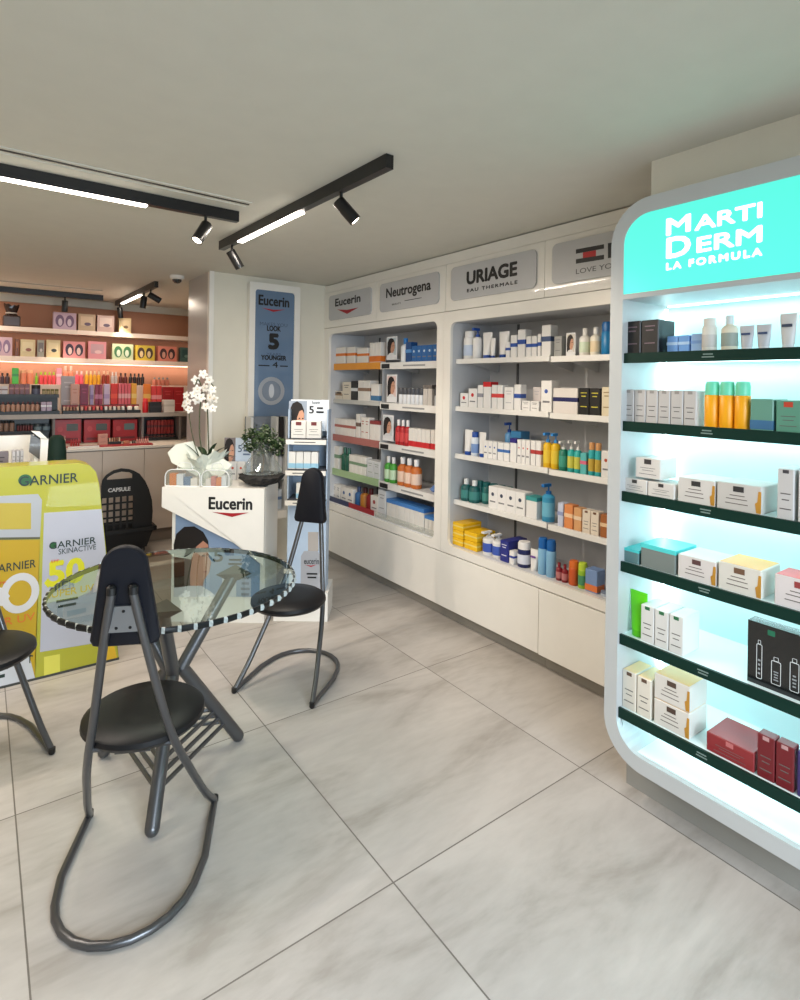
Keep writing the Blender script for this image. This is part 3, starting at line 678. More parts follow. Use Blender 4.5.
r6(585, 597.5, 570, 1, 'carton', (120, 146, 190), (222, 120, 60), 'pale blue box with orange base', style='low')
r6(598.5, 607, 592, 1, 'jar', (190, 200, 214), (120, 130, 150), 'small pale jar')
a0 = PS.at(566, 333); 
adcard(PX(2.47), 566, 357, 575.5, 332.5, 'small portrait card beside the white bottle, top shelf', (206, 200, 190))

# ------------------------------------------------------------------ lit display stand (teal sign)
MX = 1.88; PM = PX(MX)
yl = PM.at(610.5, 300)[0]; il = PM.at(623.3, 270)[0]
ir = -.50; orr = ir+(il-yl)
T_top = PM.at(660, 193)[1]; zb_out = PM.at(650, 780)[1]
print('display', yl, il, T_top, zb_out)
D = thing('lit_display_stand', 'tall white rounded display stand with glowing teal sign and lit shelves', 'display stand', (MX+.15, -(yl+orr)/2, 0))
FR = mat((188, 190, 190), .4, name='display_white')
zi_b, zi_t = zb_out+.055, T_top-.055
OUTL, INNL = rrect(yl, zb_out, orr, T_top, .15, 10), rrect(il, zi_b, ir, zi_t, .10, 10)
ring('outer_frame', PM, OUTL, INNL, -.03, 0, FR, D)
for q in range(4):      # the shell behind the front frame: a curved corner and a flat side each time
    for ids in ([q*11+i for i in range(11)], [q*11+10, (q*11+11) % 44]):
        pts = [OUTL[i] for i in ids]+[INNL[i] for i in ids[::-1]]; prism('shell_panel', PM, pts, -.40, -.03, FR, D)
prism('back_panel', PM, rrect(il-.01, zi_b-.01, ir+.01, zi_t+.01, .10, 10), -.41, -.31, mat((216, 240, 242), .6, name='pale_cyan_panel'), D)
z_s0 = PM.at(624, 294.5)[1]; z_s1 = PM.at(624, 299.5)[1]
TEAL = mat((80, 220, 202), emit=.76, name='lit_teal_sign')
sg = prism('lit_sign', PM, rrect(il, z_s0, ir, zi_t, (.001, .001, .10, .10), 10), -.03, -.004, TEAL, D)
LW = mat((255, 255, 255), emit=1.3, name='lit_white_letter')
ptext('lettering', PM, 'M', 665.5, 236, 690.5, 213, LW, sg, c=-.0035, bold=.045); ptext('lettering', PM, 'ARTI', 694, 231, 762, 201, LW, sg, c=-.0035, bold=.045)
ptext('lettering', PM, 'D', 665.5, 259, 690.5, 233, LW, sg, c=-.0035, bold=.045); ptext('lettering', PM, 'ERM', 696, 253, 762, 224.5, LW, sg, c=-.0035, bold=.045)
ptext('small_lettering', PM, 'LA FORMULA', 665.5, 270.5, 762, 249.5, LW, sg, hh=.026, c=-.0035, bold=.07, spacing=1.35)
prism('sign_rail', PM, [(il, z_s1), (ir, z_s1), (ir, z_s0), (il, z_s0)], -.31, 0, FR, D)
adopt(box('plinth', 2.0, -ir-.0, 0, 2.30, -il+.03, zb_out, mat((150, 148, 142), .4)), D)
MZ = [1.5+(z-1.5)*MX/1.76 for z in (1.617, 1.386, 1.147, .908, .660, .410)]
DG = mat((12, 46, 38), .4, name='dark_green_edge', spec=.2)
def cool_strip(z, y0, y1, x, name='led_strip'):
    o = adopt(box(name, x, y0, z-.006, x+.012, y1, z, CYLED), D)
    return o
for i, z in enumerate(MZ):
    s = prism('shelf', PM, [(il, z-.020), (ir, z-.020), (ir, z-.004), (il, z-.004)], -.31, -.02, mat((222, 238, 238), .4), D)
    e = prism('shelf_edge', PM, [(il, z-.036), (ir, z-.036), (ir, z), (il, z)], -.022, -.012, DG, s)
    lines('shelf_label', PM, PM.at(700, 300)[0], z-.026, PM.at(714, 300)[0], z-.008, 2, mat((120, 140, 135), .5), e, c=-.0118)
for zt in [z_s1]+[z-.020 for z in MZ]:
    cool_strip(zt-.0005, -ir+.02, -il-.02, MX+.27)
    l = area('strip_light', (MX+.255, (-ir-il)/2, zt-.012), (0, 0, 0), .02, (il-ir)*-1+0 if False else abs(il-ir)-.05, 0.75, (.66, .96, 1)); adopt(l, D)
adopt(box('side_led', MX+.28, -il-.012, MZ[5], MX+.292, -il-.004, z_s1-.01, CYLED), D)
l = area('side_light', (MX+.285, -il-.016, (MZ[5]+z_s1)/2), (0, PI/2, PI) , 1.3, .02, 5, (.80, .98, 1)); l.rotation_euler = (PI/2, 0, 0); l.data.energy = 1.6; l.data.size = .02; l.data.size_y = 1.3; adopt(l, D)
prism('lower_light_panel', PM, rrect(il, zi_b, ir, MZ[5]-.045, (.10, .10, .001, .001), 10), -.27, -.262, mat((226, 250, 255), emit=.95), D)
adopt(box('floor_of_display', MX+.02, -ir+.0, zi_b, MX+.3, -il, zi_b+.004, mat((230, 250, 250), .4)), D)

PD = PX(MX+.035)
MN = ["display's top shelf", "display's second shelf", "display's third shelf", "display's fourth shelf", "display's fifth shelf", "display's lowest shelf"]
def rm(k, *a, **q):
    q.setdefault('d', .11); run(PD, RZ, MZ[k]-.004, MN[k], *a, **q)
GRY = (190, 185, 182)
rm(0, 624, 659, 320.5, 2, 'carton', (20, 18, 20), (110, 90, 100), 'glossy black box', style='plain')
rm(0, 662, 685, 335, 2, 'carton', (110, 160, 220), (180, 210, 240), 'light blue box', d=.08, setback=.03)
rm(0, 686, 698, 333, 1, 'carton', (150, 186, 230), (120, 160, 220), 'paler blue box', d=.08, setback=.03)
rm(0, 699, 714, 318, 1, 'wide', (222, 218, 208), (222, 218, 208), 'round-topped white bottle', lab=(200, 196, 190))
rm(0, 718, 735, 315, 1, 'bottle', (226, 218, 196), (210, 220, 220), 'cream liquid bottle', lab=(150, 160, 150))
rm(0, 736, 770, 324.5, 2, 'tube', (196, 196, 200), (214, 214, 214), 'grey squeeze tube', lab=(50, 70, 110), gap=.006)
rm(0, 776, 816, 312, 2, 'tube', (216, 214, 212), (220, 220, 220), 'large white squeeze tube', lab=(60, 70, 90), gap=.006)
rm(1, 623, 697, 390, 6, 'carton', GRY, (150, 144, 140), 'slim grey upright box', style='label', gap=.0025)
rm(1, 702, 748, 381, 3, 'spray', (246, 168, 16), (110, 214, 176), 'orange bottle with mint cap', gap=.0015)
rm(1, 750, 774, 399, 1, 'carton', (100, 150, 132), (60, 110, 150), 'green box with window', style='low')
rm(1, 775.5, 830, 401, 2, 'carton', (90, 146, 124), (190, 66, 46), 'green box with red badge', style='label')
rm(2, 622, 675, 481, 2, 'carton', (214, 208, 202), (60, 56, 56), 'small ivory carton', style='label', gap=.003)
rm(2, 635, 661, 459, 1, 'carton', (214, 208, 202), (60, 56, 56), 'ivory carton stacked above two', style='label', lift=.060, h=.072)
rm(2, 677.5, 715.5, 479, 1, 'carton', (210, 204, 198), (50, 48, 50), 'ivory gold-edged carton', style='gold', d=.14)
rm(2, 716.5, 762, 484, 1, 'carton', (196, 190, 184), (50, 48, 50), 'wider ivory gold-edged carton', style='gold', d=.14)
rm(2, 777, 795, 469, 1, 'carton', (196, 192, 190), (60, 60, 66), 'tall silver grey box', style='label')
rm(2, 798, 820, 472, 1, 'carton', (206, 202, 200), (60, 60, 66), 'tall pale end box', style='label')
rm(3, 621, 639, 549, 1, 'carton', (96, 128, 130), (70, 200, 200), 'small teal box', style='top')
rm(3, 640.5, 676, 547, 1, 'carton', (120, 128, 124), (80, 206, 206), 'grey carton with turquoise top', style='top', d=.14)
rm(3, 677.5, 716.5, 558, 1, 'carton', (214, 206, 202), (90, 60, 60), 'pinkish white gold-edged carton', style='gold', d=.14)
rm(3, 718, 762, 566, 1, 'carton', (216, 210, 200), (110, 80, 60), 'cream gold-edged carton, orange top', style='gold', d=.14, topc=(236, 176, 90))
rm(3, 774, 830, 580, 1, 'carton', (216, 206, 204), (150, 60, 60), 'white carton with red badge', style='gold', d=.1, topc=(226, 90, 90))
rm(4, 625, 643, 593, 1, 'tube', (100, 220, 20), (90, 200, 20), 'bright green squeeze tube', rough=.3)
rm(4, 640.5, 684, 611, 3, 'carton', (216, 214, 210), (44, 110, 70), 'slim white box with green badge', style='label', gap=.003)
rm(5, 622, 652, 675, 2, 'carton', (222, 214, 200), (100, 76, 60), 'slim cream box', style='label', gap=.004, topc=(240, 206, 150))
for i in range(2): rm(5, 653.5, 690, 705, 1, 'carton', (216, 210, 202), (80, 60, 50), ['lower', 'upper'][i]+' ivory ampoule carton', style='gold', lift=.089*i, h=.087, d=.12, topc=(236, 190, 110))
rm(5, 706, 755, 732, 1, 'carton', (140, 40, 44), (190, 110, 110), 'flat red box', style='label', h=.06, d=.14)
rm(5, 757, 795, 724, 2, 'carton', (110, 22, 30), (190, 150, 150), 'dark red upright case', style='label', h=.13, d=.04)
rm(5, 797, 830, 738, 1, 'carton', (60, 44, 100), (150, 140, 190), 'violet end box', style='plain', h=.13)
# black gift set with outlined bottles
PG = PX(MX+.05); a0, b0 = PG.at(747, 690)[0], MZ[4]-.004; a1 = a0+.21; b1 = PG.at(747, 619)[1]
g = thing('gift_set_box', 'large black gift box printed with white outlined bottles on fifth shelf', 'box', PG.w((a0+a1)/2, b0, 0))
prism('box_body', PG, [(a0, b0), (a1, b0), (a1, b1), (a0, b1)], -.05, 0, mat((16, 18, 20), .25, coat=.5), g)
prism('green_badge', PG, rrect(a0+.055, b1-.028, a0+.075, b1-.012, .002), 0, .0006, mat((30, 110, 80), .4), g)
OUT = mat((214, 218, 218), .4)
for x, w, h in ((.025, .016, .105), (.066, .026, .07), (.115, .024, .085), (.16, .02, .075)):
    ring('bottle_outline', PG, rrect(a0+x, b0+.02, a0+x+w, b0+.02+h, .004), rrect(a0+x+.0015, b0+.0215, a0+x+w-.0015, b0+.0185+h, .003), 0, .0006, OUT, g)
    ring('cap_outline', PG, rrect(a0+x+w*.25, b0+.02+h, a0+x+w*.75, b0+.032+h, .002), rrect(a0+x+w*.25+.001, b0+.021+h, a0+x+w*.75-.001, b0+.031+h, .001), 0, .0006, OUT, g)
    lines('small_print', PG, a0+x+w*.25, b0+.03, a0+x+w*.75, b0+.02+h*.6, 4, mat((140, 144, 146), .5), g, .0003)

# ------------------------------------------------------------------ back wall light box and display
PB = PY(4.40); PB1 = PY(4.34)
t = thing('light_box', 'tall white framed panel with blue poster on the back wall', 'poster', (1.95, 4.37, .5))
a0, b1 = PB1.at(250, 281); a1, _ = PB1.at(300.5, 287); b1 = 2.29
ring('frame', PB1, rrect(a0, .55, a1, b1, .01), rrect(a0+.048, .62, a1-.048, b1-.055, .025), -.055, 0, WHITE, t)
BP = mat((98, 122, 150), .3, name='blue_poster', coat=.6)
ps = prism('poster_sheet', PB1, rrect(a0+.045, .6, a1-.045, b1-.05, .02), -.03, -.012, BP, t)
k = dict(c=-.0115)
ptext('lettering', PB1, 'Eucerin', 259, 304.7, 290, 297.5, DK, ps, bold=.04, **k)
pshape('chevron', PB1, [(262, 307.5), (274, 311.8), (286, 309.5), (274, 309.6)], -.0118, -.0105, RED, ps)
ptext('small_lettering', PB1, 'MAKES YOU', 260.5, 325, 288, 320, mat((66, 84, 108), .5), ps, hh=.027, **k)
ptext('small_lettering', PB1, 'YEARS', 267, 355, 281.5, 352, mat((66, 84, 108), .5), ps, hh=.02, **k)
ptext('lettering', PB1, 'LOOK', 267.5, 330.8, 281.5, 326.2, DK, ps, bold=.05, **k)
ptext('lettering', PB1, '5', 268.5, 349.5, 280, 333.5, DK, ps, bold=.08, **k)
ptext('lettering', PB1, 'YOUNGER', 261.5, 359.8, 287, 355.8, DK, ps, bold=.06, **k)
ptext('lettering', PB1, '4', 273, 367.6, 278.5, 361.8, DK, ps, bold=.02, **k)
for x0, x1 in ((258, 271), (280, 289)): lines('small_print', PB1, PB1.at(x0, 366)[0], PB1.at(274, 367)[1], PB1.at(x1, 366)[0], PB1.at(274, 364.5)[1], 1, DK, ps, -.0115)
cx, cz = PB1.at(272, 391); r = PB1.at(285, 391)[0]-cx
ring('round_emblem', PB1, blob(cx, cz, r, r, 32), blob(cx, cz, r*.72, r*.72, 32), -.012, -.0095, mat((176, 182, 190), .3, metal=.5), ps)
prism('emblem_centre', PB1, blob(cx, cz, r*.70, r*.70, 32), -.012, -.0105, mat((138, 150, 166), .3, metal=.4), ps)
prism('emblem_figure', PB1, blob(cx, cz, r*.2, r*.5, 20), -.0105, -.0095, mat((200, 205, 212), .3), ps)
# glass and mirror unit under the light box
t = thing('wall_display', 'narrow grey glass display unit on back wall behind the plant', 'display unit', (1.95, 4.25, .5))
PQ = PY(4.18)
x0 = PQ.at(250, 480)[0]; x1 = PQ.at(287, 480)[0]; zt_ = PQ.at(270, 417)[1]; zb_ = PQ.at(270, 512)[1]
adopt(box('mirror_back', x0, 4.28, zb_, x1, 4.30, zt_, mat((120, 128, 138), .15, metal=.5)), t)
for x in (x0, x1-.1, x1-.02): adopt(box('upright', x, 4.18, zb_, x+.02, 4.28, zt_, mat((206, 206, 204), .4)), t)
adopt(box('dark_upright', x1-.075, 4.18, PQ.at(270, 455)[1], x1-.035, 4.2, zt_, BLACK), t)
for q in (.0, .33, .66): adopt(box('glass_shelf', x0+.02, 4.19, zb_+(zt_-zb_)*q, x1-.02, 4.279, zb_+(zt_-zb_)*q+.012, mat((196, 198, 200), .3)), t)
adopt(box('base', x0, 4.18, zb_-.06, x1, 4.3, zb_, WHITE), t)
adopt(box('wall_fixing', x0+.1, 4.3, zb_, x1-.1, 4.4, zb_+.3, GREYL), t)
zq = lambda q: zb_+(zt_-zb_)*q+.012
run(PY(4.2), 0, zq(.33), 'grey wall display unit', 272, 284, 448, 2, 'bottle', (200, 206, 214), (70, 76, 90), 'small grey bottle')
run(PY(4.2), 0, zq(0), 'lower wall display shelf', 270, 282, 490, 2, 'carton', (190, 200, 212), (90, 120, 160), 'small pale blue box', d=.05)

# ------------------------------------------------------------------ Eucerin style counter and slim stand (square to the camera)
FW = Vector((-math.sin(YAW), math.cos(YAW), 0)); RT = Vector((math.cos(YAW), math.sin(YAW), 0)); AZ = math.atan2(RT.y, RT.x)
def PF(d): return Plane(FW*d, RT, -FW)
def fdepth(px, py): p = floor_at(px, py); return p.dot(FW)
dc = 3.52
P0 = PF(dc); Pin = PF(dc+.035)
aL, zT = P0.at(162, 487); aR, _ = P0.at(264.5, 487)
t = thing('promotion_counter', 'white promotion counter with black lettering and blue portrait panel', 'counter', P0.w((aL+aR)/2, 0, -.2), AZ)
bL = Pin.at(171, 560)[0]
adopt_ = lambda o: adopt(o, t)
prism('front_board', P0, [(aL, P0.at(162, 507)[1]), (P0.at(240, 546)[0], P0.at(240, 546)[1]), (aR, P0.at(262, 566)[1]), (aR, zT), (aL, zT)], -.03, 0, WHITE, t)
prism('counter_top', P0, [(aL, zT-.02), (aR, zT-.02), (aR, zT), (aL, zT)], -.42, -.0301, WHITE, t)
prism('body', Pin, [(bL, 0), (aR-.0, 0), (aR, zT-.021), (bL, zT-.021)], -.36, -.01, WHITE, t)
blue = mat((130, 152, 182), .4, name='blue_print')
x0, z0 = Pin.at(172.5, 596); x1, _ = Pin.at(257, 596); zt2 = Pin.at(172, 512)[1]
bp = prism('printed_panel', Pin, [(x0+.01, z0), (aR-.03, z0), (aR-.03, zt2), (x0+.01, zt2)], -.01, -.004, blue, t)
k = dict(c=-.0035)
ptext('lettering', P0, 'Eucerin', 208.5, 509.5, 252.5, 497.5, DK, t, c=.0005, bold=.04)
pshape('chevron', P0, [(212, 512), (232, 517), (249, 512.6), (232, 513.2)], 0, .001, RED, t)
# printed woman looking right
HAIR = mat((22, 16, 18), .5); SKIN = mat((186, 132, 108), .5)
pshape('hair', Pin, [(174, 592), (173.5, 545), (176, 534), (184, 527), (194, 526.5), (203, 532), (208, 541), (209, 552), (204, 556), (200, 575), (196, 592)], -.004, -.0035, HAIR, bp)
pshape('face', Pin, [(190, 591), (190, 575), (192, 556), (196, 547), (203, 541), (208, 545), (208.5, 556), (211, 563), (209, 567), (209, 573), (204, 580), (200, 584), (201, 592)], -.0034, -.0030, SKIN, bp)
pshape('clothing', Pin, [(173.5, 597), (173.5, 588), (190, 586), (201, 586), (211, 592), (216, 597)], -.0029, -.0025, mat((206, 208, 212), .5), bp)
pshape('eye', Pin, blob(203.5, 556, 2.4, .8, 8), -.0029, -.0026, HAIR, bp)
pshape('mouth', Pin, blob(205, 572, 2.6, .8, 8), -.0029, -.0026, mat((150, 70, 70), .5), bp)
ptext('lettering', Pin, '5', 213, 562, 223, 550, DK, bp, c=-.0035, bold=.03)
lines('small_print', Pin, Pin.at(227, 560)[0], Pin.at(227, 566)[1], Pin.at(243, 560)[0], Pin.at(243, 558)[1], 2, DK, bp, -.0035)
pshape('printed_tube', Pin, [(222, 597), (222, 572), (236, 572), (236, 597)], -.0035, -.0028, mat((200, 206, 212), .4), bp)
lines('small_print', Pin, Pin.at(240, 590)[0], Pin.at(240, 597)[1], Pin.at(250, 590)[0], Pin.at(250, 570)[1], 5, mat((80, 96, 120), .5), bp, -.0035)
# slim stand
ds = 3.60; Q0 = PF(ds); Q1 = PF(ds+.06)
sL, _ = Q0.at(287, 500); sR, _ = Q0.at(326, 500); zt3 = Q0.at(305, 400)[1]
t = thing('slim_display_stand', 'slim pale blue floor stand with portrait header and small cartons', 'display stand', Q0.w((sL+sR)/2, 0, -.15), AZ)
PALE = mat((176, 194, 214), .45, name='pale_blue_board')
bl, br_ = Q0.at(273.5, 612)[0], Q0.at(327.5, 612)[0]
prism('base_board', Q0, [(bl, 0), (br_, 0), (br_, Q0.at(327, 593)[1]), (bl, Q0.at(327, 593)[1])], -.26, .0, WHITE, t)
zlo = Q0.at(300, 503)[1]
prism('lower_panel', Q1, [(sL, 0), (sR, 0), (sR, zlo), (sL, zlo)], -.12, .03, PALE, t)
prism('backboard', Q1, [(sL, zlo), (sR, zlo), (sR, zt3-.2), (sL, zt3-.2)], -.13, -.11, PALE, t)
hd = prism('header_card', Q1, [(sL, zt3-.2), (sR, zt3-.2), (sR, zt3), (sL, zt3)], -.04, -.02, mat((220, 226, 234), .45), t)
for s_, a in ((-1, sL), (1, sR)): prism('side_board', Q1, [(a-.004, zlo), (a+.004, zlo), (a+.004, zt3-.06), (a-.004, zt3-.06)], -.11, .04, PALE, t)
shz = [Q0.at(305, y)[1] for y in (438.5, 469.5, 499.5)]
for z in shz:
    s = prism('shelf', Q1, [(sL, z-.01), (sR, z-.01), (sR, z), (sL, z)], -.11, .058, mat((60, 62, 68), .4), t)
    e = prism('shelf_edge', Q1, [(sL-.012, z-.038), (sR-.004, z-.038), (sR-.004, z-.008), (sL-.012, z-.008)], .058, .064, WHITE, s)
    lines('edge_print', Q1, sL+.02, z-.028, sR-.05, z-.018, 1, INK, e, .0645)
PH = Q1.off(-.02)
p_ = portrait(PH, PH.at(288.5, 438)[0], PH.at(288.5, 438)[1], PH.at(306.5, 438)[0], PH.at(306, 401)[1], hd, c=.0012, back=(150, 160, 176))
ptext('lettering', PH, '5', 309, 413.5, 314, 406, DK, hd, bold=.03)
lines('small_print', PH, PH.at(316, 410)[0], PH.at(316, 414)[1], PH.at(324, 410)[0], PH.at(316, 406)[1], 2, DK, hd)
ptext('small_lettering', PH, 'Eucerin', 312, 404, 320, 401, DK, hd)
def rs(k, *a, **q): run(PF(ds+.012), AZ, shz[k], ["slim stand's top shelf", "slim stand's middle shelf", "slim stand's lower shelf"][k], *a, **q)
rs(0, 291, 321.5, 421, 2, 'carton', (226, 222, 216), (120, 60, 60), 'white carton with dark print', style='label', d=.06)
rs(1, 288.5, 318.5, 452, 4, 'carton', (226, 224, 220), (150, 196, 220), 'white and sky blue carton', style='low', d=.06)
rs(2, 296, 304.5, 483, 1, 'carton', (226, 224, 220), (150, 196, 220), 'single white carton', style='low', d=.05)
PL_ = Q1.off(.03)
b_ = pshape('printed_bottle', PL_, [(300.5, 592), (301, 556), (304, 551), (318, 551), (320.5, 556), (320.5, 592)], 0, .0008, mat((164, 166, 172), .35), t)
pshape('printed_cap', PL_, [(308, 551), (308, 532), (318.5, 532), (318.5, 551)], 0, .0008, mat((214, 206, 200), .25, metal=.5), t)
ptext('lettering', PL_, 'eucerin', 304, 564, 319, 558.5, DK, b_, c=.001, bold=.01)
pshape('chevron', PL_, [(305, 564.8), (311, 567), (317, 564.5), (311, 565.5)], .0008, .0014, RED, b_)
lines('small_print', PL_, PL_.at(306, 575)[0], PL_.at(306, 579)[1], PL_.at(318, 575)[0], PL_.at(318, 572)[1], 2, DK, b_, .0009)

# ------------------------------------------------------------------ things on the counter
zc = zT
def onc(px, back, z=None):
    a = P0.at(px, 487)[0]; return P0.w(a, zc if z is None else z, -back)
# orchid in wrapping paper
p = onc(195, .20)
t = thing('potted_orchid', 'white orchid in pale crumpled wrapping paper on the counter', 'plant', p, AZ)
def crumple(name, prof, m, parent, seg=22, amp=.018, seed=1, cx=0, cy=0):
    rnd = random.Random(seed); bm = bmesh.new(); rows = []
    ph = [rnd.uniform(0, 6.3) for _ in range(6)]
    for j, (r, z) in enumerate(prof):
        row = []
        for i in range(seg):
            th = 2*PI*i/seg; k = 1+amp/.1*(j/len(prof))*(math.sin(3*th+ph[0])+.8*math.sin(5*th+ph[1]+j)+.6*(1 if i % 2 else -1))
            row.append(bm.verts.new((cx+r*k*math.cos(th), cy+r*k*math.sin(th), z+(.25*r*math.sin(2*th+ph[2])+.15*r*(1 if i % 2 else -1))*(j/len(prof))**2)))
        rows.append(row)
    for a, b in zip(rows, rows[1:]):
        for i in range(seg): bm.faces.new((a[i], a[(i+1) % seg], b[(i+1) % seg], b[i]))
    bm.faces.new(rows[0][::-1]); o = mesh(name, bm, m, parent); return o
PAPER = mat((222, 226, 214), .5, name='wrapping_paper')
lathe('pot', [(.04, 0), (.055, .1), (.058, .11), (.05, .112), (.045, .10)], mat((200, 206, 198), .4), t)
crumple('wrapping_paper', [(.05, 0), (.062, .05), (.07, .10), (.10, .15), (.13, .19)], PAPER, t, seed=4, amp=.02)
bm = bmesh.new()   # two pointed paper corners flaring to the left
for pts in ([(-.02, -.06, .08), (-.24, -.03, .19), (-.20, 0, .24), (-.10, .02, .26), (-.02, .0, .16)], [(-.03, -.08, .05), (-.20, -.06, .13), (-.24, -.03, .19), (-.02, -.06, .08)],
            [(.02, -.07, .10), (.05, -.03, .22), (.09, -.03, .17), (.18, -.04, .12), (.10, -.07, .02)]):
    f = bm.faces.new([bm.verts.new(v) for v in pts]); r = bmesh.ops.extrude_face_region(bm, geom=[f])
    for v in [g for g in r['geom'] if isinstance(g, bmesh.types.BMVert)]: v.co += Vector((0, .004, .002))
mesh('paper_fold', bm, PAPER, t)
GRN = mat((42, 66, 38), .4, name='leaf_green'); STEM = mat((70, 76, 44), .5)
def leaf(name, base, tip, w, m, parent, droop=.03):
    b = Vector(base); e = Vector(tip); d = e-b; s = d.cross(Vector((0, 0, 1))).normalized(); bm = bmesh.new(); L = []; n = 7
    for i in range(n):
        q = i/(n-1); c = b+d*q+Vector((0, 0, droop*math.sin(PI*q))); ww = w*math.sin(PI*min(1, q*.9+.1))**.7
        L.append((bm.verts.new(c-s*ww), bm.verts.new(c-Vector((0, 0, ww*.3))), bm.verts.new(c+s*ww)))
    for a, c in zip(L, L[1:]):
        bm.faces.new((a[0], a[1], c[1], c[0])); bm.faces.new((a[1], a[2], c[2], c[1]))
    return mesh(name, bm, m, parent, True)
for tip, w in (((-.16, .02, .25), .03), ((.13, .0, .23), .028), ((.18, .05, .16), .025), ((.08, -.04, .26), .02), ((-.08, .08, .22), .028)): leaf('leaf', (0, 0, .11), tip, w, GRN, t)
FLW = mat((236, 232, 224), .45, name='orchid_white')
def bloom(parent, c, s, seed):
    rnd = random.Random(seed); bm = bmesh.new(); a0 = rnd.uniform(0, 6)
    nrm = Vector((rnd.uniform(-.6, .6), -1, rnd.uniform(-.2, .3))).normalized(); u = nrm.cross(Vector((0, 0, 1))).normalized(); v = u.cross(nrm)
    for k in range(5):
        th = a0+2*PI*k/5; d = u*math.cos(th)+v*math.sin(th); e = nrm.cross(d); c0 = Vector(c)
        P = [c0, c0+d*s*.5+e*s*.38+nrm*s*.12, c0+d*s*.95+e*s*.22, c0+d*s*1.05, c0+d*s*.95-e*s*.22, c0+d*s*.5-e*s*.38+nrm*s*.12]
        bm.faces.new([bm.verts.new(p) for p in P])
    f = mesh('flower', bm, FLW, parent)
    lathe('flower_centre', [(0, -.004), (.004, 0), (0, .005)], mat((220, 190, 120), .5), f, c=Vector(c)+nrm*.004, seg=8)
st1 = spline([(-.01, 0, .1), (-.045, 0, .3), (-.04, -.01, .52), (.0, -.02, .66), (.06, -.02, .60)], 6)
st2 = spline([(.02, 0, .1), (.01, 0, .3), (.0, -.01, .50), (-.05, -.02, .66), (-.07, -.03, .62)], 6)
st3 = spline([(-.02, 0, .1), (-.08, 0, .25), (-.11, -.01, .42), (-.12, -.02, .56)], 6)
tube('flower_stem', st1, .004, STEM, t, seg=6); tube('flower_stem', st2, .004, STEM, t, seg=6); tube('flower_stem', st3, .003, STEM, t, seg=6)
for i, c in enumerate([(-.07, -.02, .66), (-.02, -.03, .70), (.02, -.03, .66), (-.055, -.03, .60), (-.005, -.04, .61), (.04, -.03, .60), (-.03, -.03, .55), (.03, -.04, .55), (-.06, -.02, .53), (.055, -.03, .54), (.0, -.03, .49), (.045, -.03, .48), (-.075, -.03, .57)]): bloom(t, c, .030, i)
for i, c in enumerate([(-.13, -.02, .56), (-.115, -.03, .52), (-.14, -.02, .50), (-.105, -.03, .47)]): bloom(t, c, .026, 50+i)
# clear gift bags
def gift_bag(px, back, w, label, seed):
    t = thing('clear_gift_bag', label, 'gift bag', onc(px, back), AZ); h = .105; d = .07
    bm = bmesh.new(); pl = Plane((0, 0, 0), (1, 0, 0), (0, -1, 0))
    add_prism(bm, pl, rrect(-w/2, .001, w/2, h, (.008, .008, .04, .04)), -d/2, d/2); mesh('bag_body', bm, CLEARP, t)
    bm = bmesh.new(); add_tube(bm, [(x, -d/2-.002, z) for x, z in rrect(-w/2, .003, w/2, h, (.01, .01, .045, .045), 5)], .0035, 6, closed=True); mesh('bag_piping', bm, mat((226, 228, 226), .3), t, True)
    bm = bmesh.new(); add_tube(bm, spline([(-w*.22, 0, h), (-w*.15, 0, h+.035), (w*.15, 0, h+.035), (w*.22, 0, h)], 5), .003, 6); mesh('handle', bm, mat((226, 228, 226), .3), t, True)
    rnd = random.Random(seed)
    for i in range(4):
        x = -w/2+.02+i*(w-.04)/4; bm = bmesh.new(); add_box(bm, x, -.02, .003, x+(w-.05)/4, .02, .035+rnd.random()*.05)
        mesh('sachet', bm, mat([(206, 120, 60), (214, 216, 218), (96, 120, 150), (222, 214, 206), (190, 120, 110)][(i+seed) % 5], .5), t)
gift_bag(181, .06, .215, 'clear zipped gift bag with orange and white sachets, counter left', 0)
gift_bag(214, .06, .17, 'clear zipped gift bag with pink sachets, middle of counter', 3)
# counter card with small boxes
t = thing('counter_card', 'small advertising card with portrait above three white boxes, on counter', 'advertising card', onc(232, .36), AZ)
PC = PF(dc+.36); a0, b0 = PC.at(224, 470); a1, b1 = PC.at(251, 438); b0 = zc
crd = prism('card', PC, [(a0, b0), (a1, b0), (a1, b1), (a0, b1)], -.006, 0, mat((186, 200, 216), .45), t)
portrait(PC, a0, b0+.09, a0+(a1-a0)*.42, b1, crd, c=.0012, back=(120, 110, 110))
ptext('lettering', PC, '5', 238, 452, 242, 445, mat((60, 80, 110), .5), crd)
lines('small_print', PC, PC.at(243, 450)[0], PC.at(243, 456)[1], PC.at(250, 450)[0], PC.at(243, 445)[1], 3, mat((90, 110, 140), .5), crd)
run(PF(dc+.30), AZ, zc, 'counter below the portrait card', 220.5, 245, 462, 3, 'carton', (224, 220, 216), (196, 90, 70), 'small white box', style='dot', d=.04)
